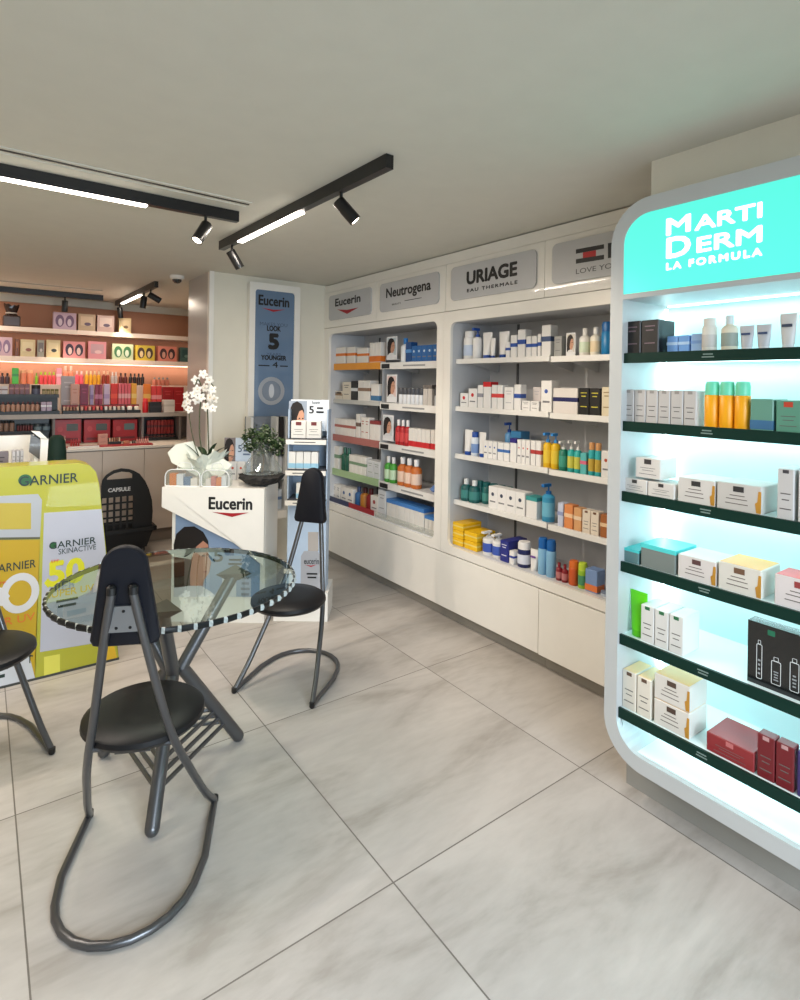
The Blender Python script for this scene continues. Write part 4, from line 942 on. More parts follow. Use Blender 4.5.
# dark bowl with small tree wrapped in cellophane
t = thing('wrapped_planter', 'leafy plant in dark moss bowl wrapped in cellophane, counter right', 'plant', onc(256, .15), AZ)
rnd = random.Random(8); bm = bmesh.new(); add_lathe(bm, [(.06, 0), (.10, .012), (.14, .045), (.14, .06), (.11, .066), (.06, .075), (0, .08)], seg=30)
for v in bm.verts:
    if v.co.z > .005: v.co += Vector((rnd.uniform(-1, 1), rnd.uniform(-1, 1), rnd.uniform(-.6, .8)))*.009
mesh('moss_bowl', bm, mat((38, 36, 35), .85, name='moss', var=.4), t)
crumple('cellophane', [(.12, .075), (.125, .10), (.09, .15), (.045, .21), (.035, .23), (.05, .27)], CELLO, t, seed=11, amp=.012, seg=26)
tube('trunk', spline([(0, 0, .07), (.01, 0, .16), (-.005, 0, .24), (.01, 0, .30)], 5), .007, mat((84, 66, 48), .7), t, seg=7, r2=.003)
bm = bmesh.new(); rnd = random.Random(5)
LEAFM = mat((48, 68, 36), .45, name='small_leaf', var=.3)
clusters = [(.0, 0, .30, .06), (.06, 0, .29, .05), (-.05, 0, .27, .05), (.10, 0, .25, .04), (-.09, .01, .24, .035), (-.07, 0, .33, .03), (.02, .0, .34, .035), (.04, .03, .25, .05), (-.11, 0, .30, .02), (.0, 0, .24, .05)]
for cx, cy, cz_, r in clusters:
    for _ in range(int(90*r/.05)):
        p = Vector((cx+rnd.gauss(0, r*.55), cy+rnd.gauss(0, r*.55), cz_+rnd.gauss(0, r*.5))); u = Vector((rnd.uniform(-1, 1), rnd.uniform(-1, 1), rnd.uniform(-.6, .6))).normalized(); v = u.orthogonal().normalized(); s = rnd.uniform(.010, .018)
        q = [p-u*s, p+v*s*.5, p+u*s, p-v*s*.5]; bm.faces.new([bm.verts.new(x) for x in q])
mesh('foliage', bm, LEAFM, t)
bm = bmesh.new()
for cx, cy, cz_, r in clusters[:9]: add_tube(bm, [(0, 0, .2), (cx*.6, cy*.5, cz_-.03), (cx, cy, cz_)], .002, 5)
mesh('branches', bm, mat((84, 66, 48), .7), t)

# ------------------------------------------------------------------ glass table
TC = Vector((.637, 2.306, 0)); TZ = .72; TR = .446
t = thing('glass_table', 'round glass table with chipped dark edge on grey metal legs', 'table', TC)
bm = bmesh.new(); add_lathe(bm, [(0, TZ-.0005), (TR-.006, TZ-.0005), (TR-.006, TZ), (0, TZ)], seg=96)
bm.free()
bm = bmesh.new(); vs = [bm.verts.new(((TR-.004)*math.cos(2*PI*i/96), (TR-.004)*math.sin(2*PI*i/96), TZ)) for i in range(96)]; bm.faces.new(vs); gt = mesh('glass_top', bm, GLASS, t)
bm = bmesh.new(); N = 116; rows = []   # hammered, chipped rim
rnd = random.Random(2)
for i in range(N):
    th = 2*PI*(i-(.55 if i % 2 else 0))/N; k = (.005 if i % 2 else -.004)+rnd.uniform(-.001, .001); c, s = math.cos(th), math.sin(th)
    rows.append([bm.verts.new(((TR+dr)*c, (TR+dr)*s, TZ+dz)) for dr, dz in ((-.006, .0005), (k*.4, .0005), (k+.002, -.008), (k*.5, -.019), (-.006, -.019))])
for i in range(N):
    a, b = rows[i], rows[(i+1) % N]
    for j in range(5):
        f = bm.faces.new((a[j], a[(j+1) % 5], b[(j+1) % 5], b[j]))
        if i % 2 == 0 and j in (0, 1, 2): f.material_index = 1
o = mesh('chipped_rim', bm, mat((10, 16, 19), .35, name='dark_glass_edge', spec=.4), t)
o.data.materials.append(mat((178, 186, 184), .25, name='chip_highlight'))  # pale colour on alternate facets stands in for highlights on the glass edge
FEET = [floor_at(238, 741), floor_at(152, 836), floor_at(104, 757)]
ctr = Vector((.622, 2.29, 0))
tops = []
for i, f in enumerate(FEET):
    d = (f-ctr); d.z = 0; d.normalize()
    j = ctr+d*.028-TC; j.z = .385; ft = f-TC; top = ctr+d*(.235)-TC; top.z = TZ-.022
    ft2 = ft.copy(); ft2.z = .0225
    bm = bmesh.new()
    ax = (ft2-j).normalized(); e0 = ft2+ax*0; e0.z = .02
    add_tube(bm, [j+Vector((0, 0, .0)), ft2], .024, 16)
    bmesh.ops.create_uvsphere(bm, u_segments=16, v_segments=8, radius=.0235, matrix=Matrix.Translation(j))
    bmesh.ops.create_uvsphere(bm, u_segments=16, v_segments=8, radius=.0235, matrix=Matrix.Translation(ft2))
    lg = mesh('leg', bm, METAL, t, True)
    bm = bmesh.new(); add_tube(bm, [j, top], .024, 16); mesh('upper_leg', bm, METAL, lg, True)
    # triangular bracket plate
    n = Vector((-d.y, d.x, 0)); tp = top.copy()
    bm = bmesh.new(); A = tp+n*.075+d*.045; B = tp-n*.075+d*.045; Cc = tp-d*.075
    for zz in (0,):
        v = [bm.verts.new(q+Vector((0, 0, .018))) for q in (A, B, Cc)]; w = [bm.verts.new(tp+(q-tp)*.35+Vector((0, 0, -.015))) for q in (A, B, Cc)]
    bm.faces.new(v); bm.faces.new(w[::-1])
    for k in range(3): bm.faces.new((v[k], v[(k+1) % 3], w[(k+1) % 3], w[k]))
    mesh('bracket', bm, METAL, lg)
    tops.append((j, ft2))
for q in (.60, .69, .78):
    pts = [j+(f-j)*q for j, f in tops]
    for k in range(3): tube('cross_bar', [pts[k], pts[(k+1) % 3]], .008, METAL, t, seg=8)

# ------------------------------------------------------------------ chairs
def make_chair(label):
    """local: front = -y, feet ends at y = 0, sled loop behind them"""
    t = thing('leather_chair', label, 'chair', (0, 0, 0), 0, None)
    r = .0115
    pts = [(-.205, 0, r), (-.205, .1, r), (-.205, .25, r)]
    pts += [(-.193*math.cos(a), .295+.205*math.sin(a), r) for a in [PI*i/12 for i in range(1, 12)]]
    pts += [(.205, .25, r), (.205, .1, r), (.205, 0, r)]
    mesh_o = tube('floor_loop', pts, r, METAL, t, seg=10)
    for s in (-1, 1):
        P = spline([(s*.205, 0, r), (s*.185, .085, .10), (s*.165, .16, .20), (s*.145, .23, .30), (s*.122, .29, .40), (s*.100, .328, .50), (s*.082, .358, .60), (s*.065, .385, .70), (s*.048, .410, .80), (s*.030, .428, .90), (s*.028, .43, .92)], 5)
        l = tube('leg', P, .0122, METAL, t, seg=12); lathe('end_cap', [(0, -.012), (.010, -.012), (.013, -.006), (.013, .012), (.0, .014)], BLACK, l, c=(s*.205, 0, .0135), seg=12)
    # seat
    bm = bmesh.new(); prof = [(0, .398), (.15, .398), (.178, .405), (.19, .420), (.188, .434), (.172, .445), (.10, .450), (0, .452)]
    add_lathe(bm, prof, (0, .150, 0), 40, sx=.97, sy=.97); mesh('seat', bm, LEATHER, t, True)
    bm = bmesh.new(); add_tube(bm, [(-.117, .293, .408), (.117, .293, .408)], .008, 8)
    add_box(bm, -.05, .09, .388, .05, .295, .400); mesh('seat_support', bm, METAL, t, True)
    # back pad: tapered with round top, cushioned
    bm = bmesh.new(); out = []
    prof2 = rrect(-.5, 0, .5, 1, .5, 8)
    def ring2(scale, yy):
        vs = []
        H0, H1 = .752, 1.04
        base = [(-.082, 0), (-.088, .02)]
        sh = []
        for i in range(25):
            th = PI*i/24; sh.append((.062*math.cos(th), H1-.062+.062*math.sin(th)))
        left = [(-.092, H0+.02), (-.085, H0+.004), (-.07, H0)]; right = [(.07, H0), (.085, H0+.004), (.092, H0+.02)]
        pts = sh+left+right
        cxm, czm = 0, (H0+H1)/2
        for x, z in pts:
            X = x*scale; Z = czm+(z-czm)*(1-(1-scale)*.4); vs.append(bm.verts.new((X, yy(Z), Z)))
        return vs
    lean = lambda z: .385+(z-.75)*.10
    R = [ring2(.80, lambda z: lean(z)-.026), ring2(.93, lambda z: lean(z)-.022), ring2(1.0, lambda z: lean(z)-.008), ring2(1.0, lambda z: lean(z)+.006), ring2(.93, lambda z: lean(z)+.012)]
    for a, b in zip(R, R[1:]):
        n = len(a)
        for i in range(n): bm.faces.new((a[i], a[(i+1) % n], b[(i+1) % n], b[i]))
    bm.faces.new(R[0][::-1]); bm.faces.new(R[-1]); mesh('backrest', bm, mat((10, 12, 22), .55, spec=.3, name='navy_black_leather'), t, True)
    # steel plate with three screws
    pl = Plane((0, .414, 0), (1, 0, 0), (0, 1, 0)); bm = bmesh.new()
    add_prism(bm, pl, [(-.038, .80), (.038, .80), (.026, .872), (-.026, .872)], -.012, .004); pt = mesh('fixing_plate', bm, STEEL, t)
    for x, z in ((0, .858), (-.018, .812), (.018, .812)): lathe('screw', [(0, 0), (.0045, 0), (.003, .003), (0, .003)], BLACK, pt, c=(x, .418, z), seg=10, axis=Vector((0, 1, 0)).to_track_quat('Z', 'Y'))
    for s in (-1, 1): lathe('tube_plug', [(0, -.012), (.0135, -.012), (.0135, .008), (.008, .014), (0, .015)], BLACK, t, c=(s*.028, .43, .922), seg=12)
    return t
def copy_tree(o, parent=None):
    c = o.copy(); C.objects.link(c); c.parent = parent
    if parent is not None: c.matrix_parent_inverse = o.matrix_parent_inverse.copy()
    for ch in list(o.children): copy_tree(ch, c)
    return c
def place(o, mid, back, label):
    o.location = (mid[0], mid[1], 0); b = Vector(back); o.rotation_euler = (0, 0, math.atan2(-b.x, b.y)); o['label'] = label; o['group'] = 'chairs around the glass table'
ch = make_chair('black round-seat metal chair in front, seen from behind')
c2 = copy_tree(ch); c3 = copy_tree(ch)
place(ch, (.508, 2.106), (-.426, -.905), 'nearest black round-seat chair, back to the camera, overlapping the table')
place(c2, (1.132, 2.52), (.797, .605), 'black round-seat chair right of the table, in front of slim stand')
place(c3, (.053, 2.61), (-.22, .975), 'black round-seat chair cut off at the left edge')
USED.update({ch['label']: 1})

# ------------------------------------------------------------------ yellow cardboard display
GY = 3.355; PG = PY(GY)
t = thing('sunscreen_display', 'large yellow cardboard sunscreen display standing behind the table', 'display', (.2, GY+.1, 0))
def gp(*pix): return [PG.at(*p) for p in pix]
x_l = -.42
yel = mat((176, 174, 40), .35, name='yellow_board', coat=.4)
zt = PG.at(60, 463)[1]
b = [(x_l, 0), PG.at(119, 659), PG.at(113, 620), PG.at(108, 570), PG.at(104, 530), PG.at(101, 500), PG.at(99, 483), PG.at(96, 472), PG.at(90, 465.5), PG.at(80, 463), (x_l+.1, zt), (x_l, zt-.08)]
b[1] = (b[1][0], 0)
bd = prism('board', PG, b, -.16, 0, yel, t)
GL = mat((186, 188, 200), .35); YD = mat((194, 160, 24), .35); YD2 = mat((222, 206, 40), .4); OR_ = mat((226, 150, 40), .4); GRD = mat((30, 90, 40), .4); INKG = mat((30, 50, 44), .5)
# title
cx, cz = PG.at(25, 480); r = .028
prism('round_logo', PG, blob(cx, cz, r, r, 24), 0, .001, GRD, bd)
ptext('lettering', PG, 'GARNIER', 19, 486.5, 78, 472.5, INKG, bd, c=.0012, bold=.012)
# white tube
pshape('printed_tube', PG, [(40, 652), (44, 513), (101.5, 509), (114, 640)], 0, .0008, GL, bd)
cx, cz = PG.at(53, 545); prism('round_logo', PG, blob(cx, cz, .016, .016, 20), .0008, .0014, GRD, bd)
k = dict(c=.0012)
ptext('lettering', PG, 'GARNIER', 49, 549.5, 96, 536.5, INKG, bd, bold=.012, **k)
ptext('small_lettering', PG, 'SKINACTIVE', 58.5, 554.5, 96, 544, INKG, bd, **k)
ptext('lettering', PG, '50', 47, 588, 85, 556, mat((222, 218, 30), .4), bd, bold=.05, **k)
pshape('plus_sign', PG, [(44, 583), (48, 578), (52, 583), (48, 588)], .0012, .0016, mat((222, 218, 30), .4), bd)
ptext('small_lettering', PG, 'SPF', 51, 563, 59, 559, mat((220, 90, 40), .4), bd, c=.0022)
ptext('small_lettering', PG, 'HIGH', 50, 587, 72, 578, mat((110, 150, 150), .4), bd, **k) if False else None
ptext('lettering', PG, 'SUPER UV', 46, 599, 94, 583.5, mat((222, 176, 70), .4), bd, bold=.015, **k)
lines('small_print', PG, PG.at(55, 606)[0], PG.at(55, 610)[1], PG.at(79, 606)[0], PG.at(55, 599)[1], 2, INKG, bd, .0012)
pshape('pale_stripe', PG, [(67, 617), (86, 612), (86, 607.5), (67, 611)], .001, .0015, mat((150, 166, 184), .4), bd)
# yellow lower stripes
pshape('lower_stripe', PG, [(44, 682), (60, 678), (60, 654), (44, 657)], 0, .0007, mat((222, 216, 90), .4), bd)
pshape('lower_block', PG, [(100, 668), (118, 662), (113, 640), (98, 643)], 0, .0007, mat((222, 180, 40), .4), bd)
# yellow bottle
pshape('printed_bottle', PG, [(-60, 705), (-60, 540), (40, 540), (39, 560), (35, 660), (35, 680)], 0, .0008, YD, bd)
pshape('printed_cap', PG, [(-60, 539), (-60, 500), (0, 496), (38, 494), (42, 500), (40, 538)], 0, .0009, mat((176, 180, 186), .3), bd)
pshape('cap_tint', PG, [(-50, 530), (-50, 506), (3, 503), (31, 503), (31, 529)], .0009, .0014, mat((190, 170, 60), .35), bd)
pshape('cap_seam', PG, [(-60, 541), (-60, 538), (40, 537), (40, 539)], .001, .0016, mat((90, 90, 60), .4), bd)
ptext('lettering', PG, 'GARNIER', -10, 574, 36, 559, INKG, bd, bold=.01, **k)
cx, cz = PG.at(20, 593)
ring('numeral_ring', PG, blob(cx, cz, .080, .098, 32), blob(cx, cz, .048, .062, 32), .0008, .0014, mat((214, 214, 216), .4), bd)
pshape('numeral_part', PG, [(-10, 604), (2, 606), (10, 596), (4, 588), (-10, 586)], .0008, .0013, mat((214, 214, 216), .4), bd)
ptext('small_lettering', PG, 'SPF', -4, 585, 6, 581, mat((206, 60, 50), .4), bd, c=.0024)
ptext('lettering', PG, 'SUPER UV', -28, 632, 35, 612, mat((216, 120, 40), .4), bd, bold=.012, **k)
pshape('lower_white', PG, [(-60, 720), (-60, 668), (28, 650), (35, 678)], .0009, .0012, mat((206, 210, 216), .4), bd)
lines('small_print', PG, PG.at(-12, 670)[0], PG.at(0, 680)[1], PG.at(8, 670)[0], PG.at(0, 665)[1], 2, INKG, bd, .0013)
for q in ((29.2, 648, 30.4, 663), (26.5, 655, 33, 656.4)): pshape('cross_mark', PG, [(q[0], q[3]), (q[2], q[3]), (q[2], q[1]), (q[0], q[1])], .0013, .0017, INKG, bd)
prism('bottom_edge', PG, [(x_l, 0), (b[1][0], 0), (b[1][0], .012), (x_l, .012)], .0, .002, mat((60, 62, 60), .5), bd)

# ------------------------------------------------------------------ trolley basket before the far counter
PBK = PY(5.24)
t = thing('shopping_basket', 'tall black plastic trolley basket with square holes before the far counter', 'basket', (1.05, 5.45, 0))
BK = mat((9, 9, 11), .6, name='black_plastic')
aL_, _ = PBK.at(101, 500); aR_, _ = PBK.at(134, 500); zTop = PBK.at(118, 469)[1]; zRim = PBK.at(125, 529)[1]; zGrid0 = zRim
# front arched plate with holes: built as columns/rows of a lattice plus solid arch
def zpx(y): return PBK.at(120, y)[1]
def apx(x): return PBK.at(x, 500)[0]
bm = bmesh.new()
X = [apx(x) for x in (104, 107.5, 112.5, 114.8, 119.8, 122, 127, 129.2, 133, 136)]
Zr = [zpx(y) for y in (531, 530, 526.5, 524, 519, 517, 512, 510, 505, 503, 497.5, 495.5)]
for a, c in ((apx(100.5), X[0]+.002), (X[1], X[1]+.018), (X[3]-.02, X[3]), (X[5]-.018, X[5]), (X[7]-.018, X[7])):
    pass
gx0, gx1 = apx(101), apx(137); gz0, gz1 = zpx(531), zpx(496)
ncol, nrow = 5, 5; cw = (apx(134)-gx0)/ncol; rh = (gz1-gz0)/nrow
for i in range(ncol+1): add_prism(bm, PBK, [(gx0+cw*i-.008, gz0), (gx0+cw*i+.008, gz0), (gx0+cw*i+.008, gz1), (gx0+cw*i-.008, gz1)], -.012, 0)
for j in range(nrow+1): add_prism(bm, PBK, [(gx0-.008, gz0+rh*j-.007), (apx(134)+.008, gz0+rh*j-.007), (apx(134)+.008, gz0+rh*j+.007), (gx0-.008, gz0+rh*j+.007)], -.0115, -.0005)
adopt(mesh('grid_panel', bm, BK), t)
# side solid part
prism('side_panel', PBK, [(apx(134), gz0), (apx(152), gz0), (apx(153), zpx(515)), (apx(152), zpx(503)), (apx(149), zpx(492)), (apx(145), zpx(483)), (apx(139), zpx(475)), (apx(134), zpx(472))], -.02, -.001, BK, t)
# top arch with handle opening
outer = [(gx0, gz1), (apx(134.2), gz1), (apx(134.2), zpx(472)), (apx(129), zpx(469.8)), (apx(121), zpx(468.5)), (apx(113), zpx(470)), (apx(106), zpx(474)), (apx(102), zpx(479)), (gx0, zpx(485))]
inner = [(apx(107), zpx(479)), (apx(132), zpx(479)), (apx(132), zpx(475)), (apx(129), zpx(473)), (apx(121), zpx(471.8)), (apx(114), zpx(473)), (apx(109), zpx(475.5)), (apx(107), zpx(477)), (apx(106.5), zpx(478))]
ring('handle_arch', PBK, outer, inner, -.014, 0, BK, t)
ptext('lettering', PBK, 'CAPSULE', 108, 492.5, 130.5, 488, mat((200, 200, 200), .5), t, c=.001, hh=.034, bold=.05)
# rim and tapered body
def hoop(z, x0, x1, y0, y1): return [(x0, y0, z), (x1, y0, z), (x1, y1, z), (x0, y1, z)]
bx0, bx1 = apx(101), apx(155)
bm = bmesh.new(); zr = zpx(531)
lo = [bm.verts.new(p) for p in hoop(.07, bx0+.05, bx1-.06, 5.25, 5.50)]; hi = [bm.verts.new(p) for p in hoop(zr, bx0, bx1-.01, 5.22, 5.54)]
for i in range(4): bm.faces.new((lo[i], lo[(i+1) % 4], hi[(i+1) % 4], hi[i]))
bm.faces.new(lo[::-1]); adopt(mesh('basket_body', bm, BK), t)
bm = bmesh.new()
for (p, q) in (((bx0-.01, 5.205), (bx1+.005, 5.225)), ((bx0-.01, 5.535), (bx1+.005, 5.555)), ((bx0-.015, 5.205), (bx0+.01, 5.555)), ((bx1-.015, 5.205), (bx1+.012, 5.555))):
    add_box(bm, p[0], p[1], zr-.02, q[0], q[1], zr+.015, .004)
adopt(mesh('basket_rim', bm, BK), t)
for x in (bx0+.08, bx1-.09):
    for y in (5.28, 5.47): adopt(lathe('wheel', [(0, -.012), (.03, -.012), (.035, -.006), (.035, .006), (.03, .012), (0, .012)], mat((40, 40, 42), .5), c=(x, y, .035), axis=Vector((1, 0, 0)).to_track_quat('Z', 'Y')), t)
for x in (bx0+.08, bx1-.09): adopt(box('wheel_bracket', x-.02, 5.27, .036, x+.02, 5.48, .075, BK), t)

# ------------------------------------------------------------------ low white gondola behind the yellow display
PN = PY(3.95)
t = thing('white_gondola', 'low white product rack behind the yellow display, left edge', 'display rack', (-.1, 4.1, 0))
z1 = PN.at(10, 440)[1]; xr = PN.at(38, 450)[0]
adopt(box('rack_back', -.7, 4.25, 0, xr-.0, 4.28, z1, WHITE), t)
adopt(box('rack_base', -.7, 3.95, 0, xr, 4.25, .9, WHITE), t)
adopt(box('rack_side', xr-.025, 3.95, .9, xr, 4.25, PN.at(30, 447)[1], WHITE), t)
sl = Plane((xr, 0, 0), (0, 1, 0), (1, 0, 0))
PN2 = PY(3.90)
cw = prism('price_sign', PN2, [PN2.at(39.5, 464), PN2.at(47, 464), PN2.at(48.5, 439), PN2.at(41, 438)], -.03, 0, WHITE, t)
prism('sign_top', PN2, [PN2.at(41, 438.5), PN2.at(48.5, 439.5), PN2.at(40, 431.5), PN2.at(31, 431)], -.03, 0, WHITE, t)
prism('sign_window', PN2, [PN2.at(29, 452), PN2.at(40, 460), PN2.at(40.5, 440), PN2.at(31, 434)], -.02, -.01, mat((90, 88, 88), .2, coat=.8), t)
adopt(box('sign_post', xr-.02, 3.92, .9, xr-.0, 3.95, PN2.at(44, 440)[1], WHITE), t)
run(PY(3.97), 0, .9, 'white rack beside yellow display', -12, 9, 452, 1, 'carton', (120, 110, 116), (60, 50, 56), 'grey framed picture box', style='plain', d=.05)
run(PY(3.97), 0, .9, 'white rack beside yellow display', 12, 24, 451, 3, 'carton', (198, 196, 200), (150, 150, 156), 'thin pale grey pack', style='plain', d=.1)
# dark green tub chair behind it
PT = PY(4.75); c0, zc0 = PT.at(60, 437)
t = thing('green_armchair', 'dark green rounded armchair back between white rack and far counter', 'armchair', (c0, 4.95, 0))
GC = mat((16, 50, 38), .7, name='green_velvet'); xr0 = PT.at(70, 462)[0]-c0
bm = bmesh.new(); w = xr0; N = 20; rows = []
for j, (z, k) in enumerate([(.28, .95), (.5, 1), (zc0-.22, 1.0), (zc0-.12, .97), (zc0-.05, .85), (zc0-.015, .65), (zc0, .35)]):
    a = []
    for i in range(N+1):
        th = PI+PI*i/N; a.append((math.cos(th)*w*k, math.sin(th)*w*.9*k, z))
    rows.append([bm.verts.new(p) for p in a]+[bm.verts.new((p[0]*.82, p[1]*.82+.0, p[2])) for p in a[::-1]])
for a, b in zip(rows, rows[1:]):
    n = len(a)
    for i in range(n): bm.faces.new((a[i], a[(i+1) % n], b[(i+1) % n], b[i]))
bm.faces.new(rows[0][::-1]); bm.faces.new(rows[-1]); mesh('backrest', bm, GC, t, True)
lathe('seat', [(.0, .28), (w*.78, .28), (w*.82, .32), (w*.82, .42), (w*.76, .46), (0, .465)], GC, t)
for x, y in ((-.12, -.12), (.12, -.12), (-.12, .1), (.12, .1)): lathe('leg', [(.012, 0), (.02, .29)], BLACKM, t, c=(x, y, 0), seg=10)

# ------------------------------------------------------------------ alcove: counter, shelves and products
CT = PY(5.60); zct = CT.at(100, 448)[1]
PINKW = mat((206, 190, 176), .5, name='pinkish_laminate')
t = thing('makeup_counter', 'long pinkish low counter across the alcove under makeup displays', 'counter', (0, 5.9, 0))
adopt(box('counter_body', -2.88, 5.622, .12, 2.3, 6.98, zct-.022, mat((150, 140, 132), .6)), t)
adopt(box('counter_top', -2.88, 5.59, zct-.02, 2.3, 6.98, zct, mat((226, 216, 204), .4)), t)
adopt(box('kick_board', -2.88, 5.66, 0, 2.3, 5.68, .12, mat((130, 116, 104), .6)), t)
ed = [CT.at(x, 480)[0] for x in (-90, 9, 56, 102, 144, 190)]
for x0_, x1_ in zip(ed, ed[1:]): adopt(box('door', x0_+.002, 5.60, .125, x1_-.002, 5.62, zct-.03, PINKW), t)
adopt(box('door', -2.87, 5.60, .125, ed[0]-.002, 5.62, zct-.03, PINKW), t); adopt(box('door', ed[-1]+.002, 5.60, .125, 2.29, 5.62, zct-.03, PINKW), t)
# raised grey middle unit
MP = PY(6.0); zm = MP.at(100, 413.5)[1]
GU = mat((120, 112, 110), .5, name='grey_unit')
t = thing('display_plinth', 'grey raised display unit on the makeup counter', 'display unit', (0, 6.4, zct))
adopt(box('unit_top', -2.8, 6.0, zm-.04, 2.2, 6.9, zm, mat((170, 160, 152), .4)), t)
adopt(box('unit_back', -2.8, 6.32, zct, 2.2, 6.36, zm-.04, GU), t)
for px in (52.7, 140.5, 177.5): x = PY(6.12).at(px, 430)[0]; adopt(box('upright', x-.010, 6.03, zct, x+.010, 6.32, zm-.04, GU), t)
x = MP.at(-60, 430)[0]; adopt(box('upright', x-.012, 6.03, zct, x+.012, 6.32, zm-.04, GU), t)
# two long wall shelves
SP = PY(6.70); zs1 = SP.at(100, 331.5)[1]; zs2 = SP.at(100, 359)[1]
for z, lb in ((zs1, 'long white wall shelf, upper of two in peach alcove'), (zs2, 'long white wall shelf, lower of two in peach alcove')):
    t = thing('wall_shelf', lb, 'shelf', (0, 6.85, z)); adopt(box('shelf_board', -2.8, 6.70, z-.045, 2.4, 6.99, z, mat((232, 214, 200), .5)), t)
    if z == zs2: adopt(box('led_strip', -2.6, 6.955, z-.055, 2.3, 6.97, z-.045, mat((255, 224, 200), emit=1.6)), t)
    l = area('shelf_light', (0, 6.90, z-.06), (.5, 0, 0), 4.6, .03, 5 if z == zs2 else .8, (1, .84, .72)); adopt(l, t)
# gift boxes
def gift_box(pl, x0, x1, ytop, zb, c1, c2, c3, label, kind='heads'):
    a0 = pl.at(x0, ytop)[0]; a1 = pl.at(x1, ytop)[0]; h = pl.at((x0+x1)/2, ytop)[1]-zb; w = a1-a0-.01; q = Plane((0, 0, 0), (1, 0, 0), (0, -1, 0))
    o = box('gift_box', -w/2, 0, 0, w/2, .09, h, mat(c1, .4)); o.location = pl.w((a0+a1)/2, zb, -.01)
    tag(o, label, 'gift box', 'gift boxes on the alcove shelves')
    if kind == 'heads':
        for s in (-1, 1):
            bm = bmesh.new(); add_prism(bm, q, blob(s*w*.22, h*.5, w*.19, h*.36, 18), 0, .001); a = mesh('dark_oval', bm, mat(c2, .4), o)
            bm = bmesh.new(); add_prism(bm, q, blob(s*w*.20, h*.42, w*.09, h*.22, 14), .001, .002); mesh('inner_shape', bm, mat(c3, .4), a)
    else:
        bm = bmesh.new(); add_prism(bm, q, rrect(-w*.36, h*.3, w*.36, h*.85, .005), 0, .001); a = mesh('printed_panel', bm, mat(c2, .4), o)
        bm = bmesh.new(); add_prism(bm, q, blob(w*.05, h*.4, w*.2, h*.1, 14), .001, .002); mesh('printed_oval', bm, mat(c3, .4), a)
    return o
G = lambda *a, **k: gift_box(SP, *a, **k)
G(53, 77, 312.5, zs1, (190, 160, 176), (110, 80, 110), (200, 180, 190), 'lilac gift box with two ovals, leftmost on the upper shelf')
G(78, 96, 314, zs1, (176, 150, 120), (196, 170, 140), (90, 70, 90), 'tan gift box, second on the upper shelf', kind='panel')
G(97, 115, 315.5, zs1, (182, 150, 140), (200, 176, 166), (90, 70, 90), 'rose-tan gift box, third on the upper shelf', kind='panel')
G(119, 132, 318, zs1, (196, 172, 130), (206, 184, 146), (110, 84, 60), 'cream gift box, right end of the upper shelf', kind='panel')
G(-8, 13, 337, zs2, (196, 160, 170), (130, 100, 130), (210, 190, 196), 'lilac gift box cut off at the left edge, lower shelf')
G(15, 19.5, 339, zs2, (110, 60, 30), (150, 90, 50), (80, 40, 20), 'thin brown box beside cream gift box, lower shelf', kind='panel')
G(20, 36, 339.5, zs2, (206, 186, 140), (216, 198, 156), (140, 80, 60), 'cream gift box, left of two on the lower shelf', kind='panel')
G(37, 45, 340, zs2, (150, 146, 130), (110, 100, 96), (190, 180, 170), 'grey figure box between two cream gift boxes', kind='panel')
G(46, 61, 340, zs2, (206, 186, 140), (216, 198, 156), (60, 60, 50), 'cream gift box, right of two on the lower shelf', kind='panel')
G(63, 86, 341.5, zs2, (220, 140, 140), (60, 40, 60), (226, 190, 180), 'pink gift box with two dark heads, lower shelf')
G(88, 107, 341.5, zs2, (216, 140, 146), (190, 150, 156), (220, 180, 180), 'pink gift box with grey print, lower shelf', kind='panel')
G(112, 134, 344, zs2, (186, 196, 160), (60, 110, 70), (200, 210, 190), 'pale green gift box with two green ovals')
G(135.5, 155.5, 345.5, zs2, (206, 176, 60), (70, 50, 40), (216, 190, 140), 'gold gift box with two dark ovals')
G(158, 177.5, 346.5, zs2, (216, 130, 110), (60, 40, 44), (206, 150, 130), 'salmon gift box with two dark heads, right end')
G(180.5, 192, 347.5, zs2, (70, 100, 96), (50, 80, 80), (110, 140, 130), 'dark teal gift box beside the column', kind='panel')
# dark gift bag
a0, _ = SP.at(3, 305); a1, _ = SP.at(21, 305); h = SP.at(12, 304)[1]-zs1
t = thing('dark_gift_bag', 'dark brown wrapped bag at left end of upper shelf', 'bag', ((a0+a1)/2, 6.80, zs1)); w = (a1-a0)/2
bm = bmesh.new(); add_box(bm, -w, -.07, 0, w, .07, h*.5, .012); mesh('bag_base', bm, mat((60, 44, 40), .3), t)
crumple('bag_wrap', [(w*.8, h*.5), (w*.6, h*.62), (w*.8, h*.85), (w*.9, h)], mat((44, 30, 28), .25), t, seed=9, seg=16, amp=.008)
tube('bag_tie', [(w*.62*math.cos(2*PI*i/12), w*.62*math.sin(2*PI*i/12), h*.62) for i in range(12)], .008, mat((190, 180, 170), .3), t, closed=True, seg=6)

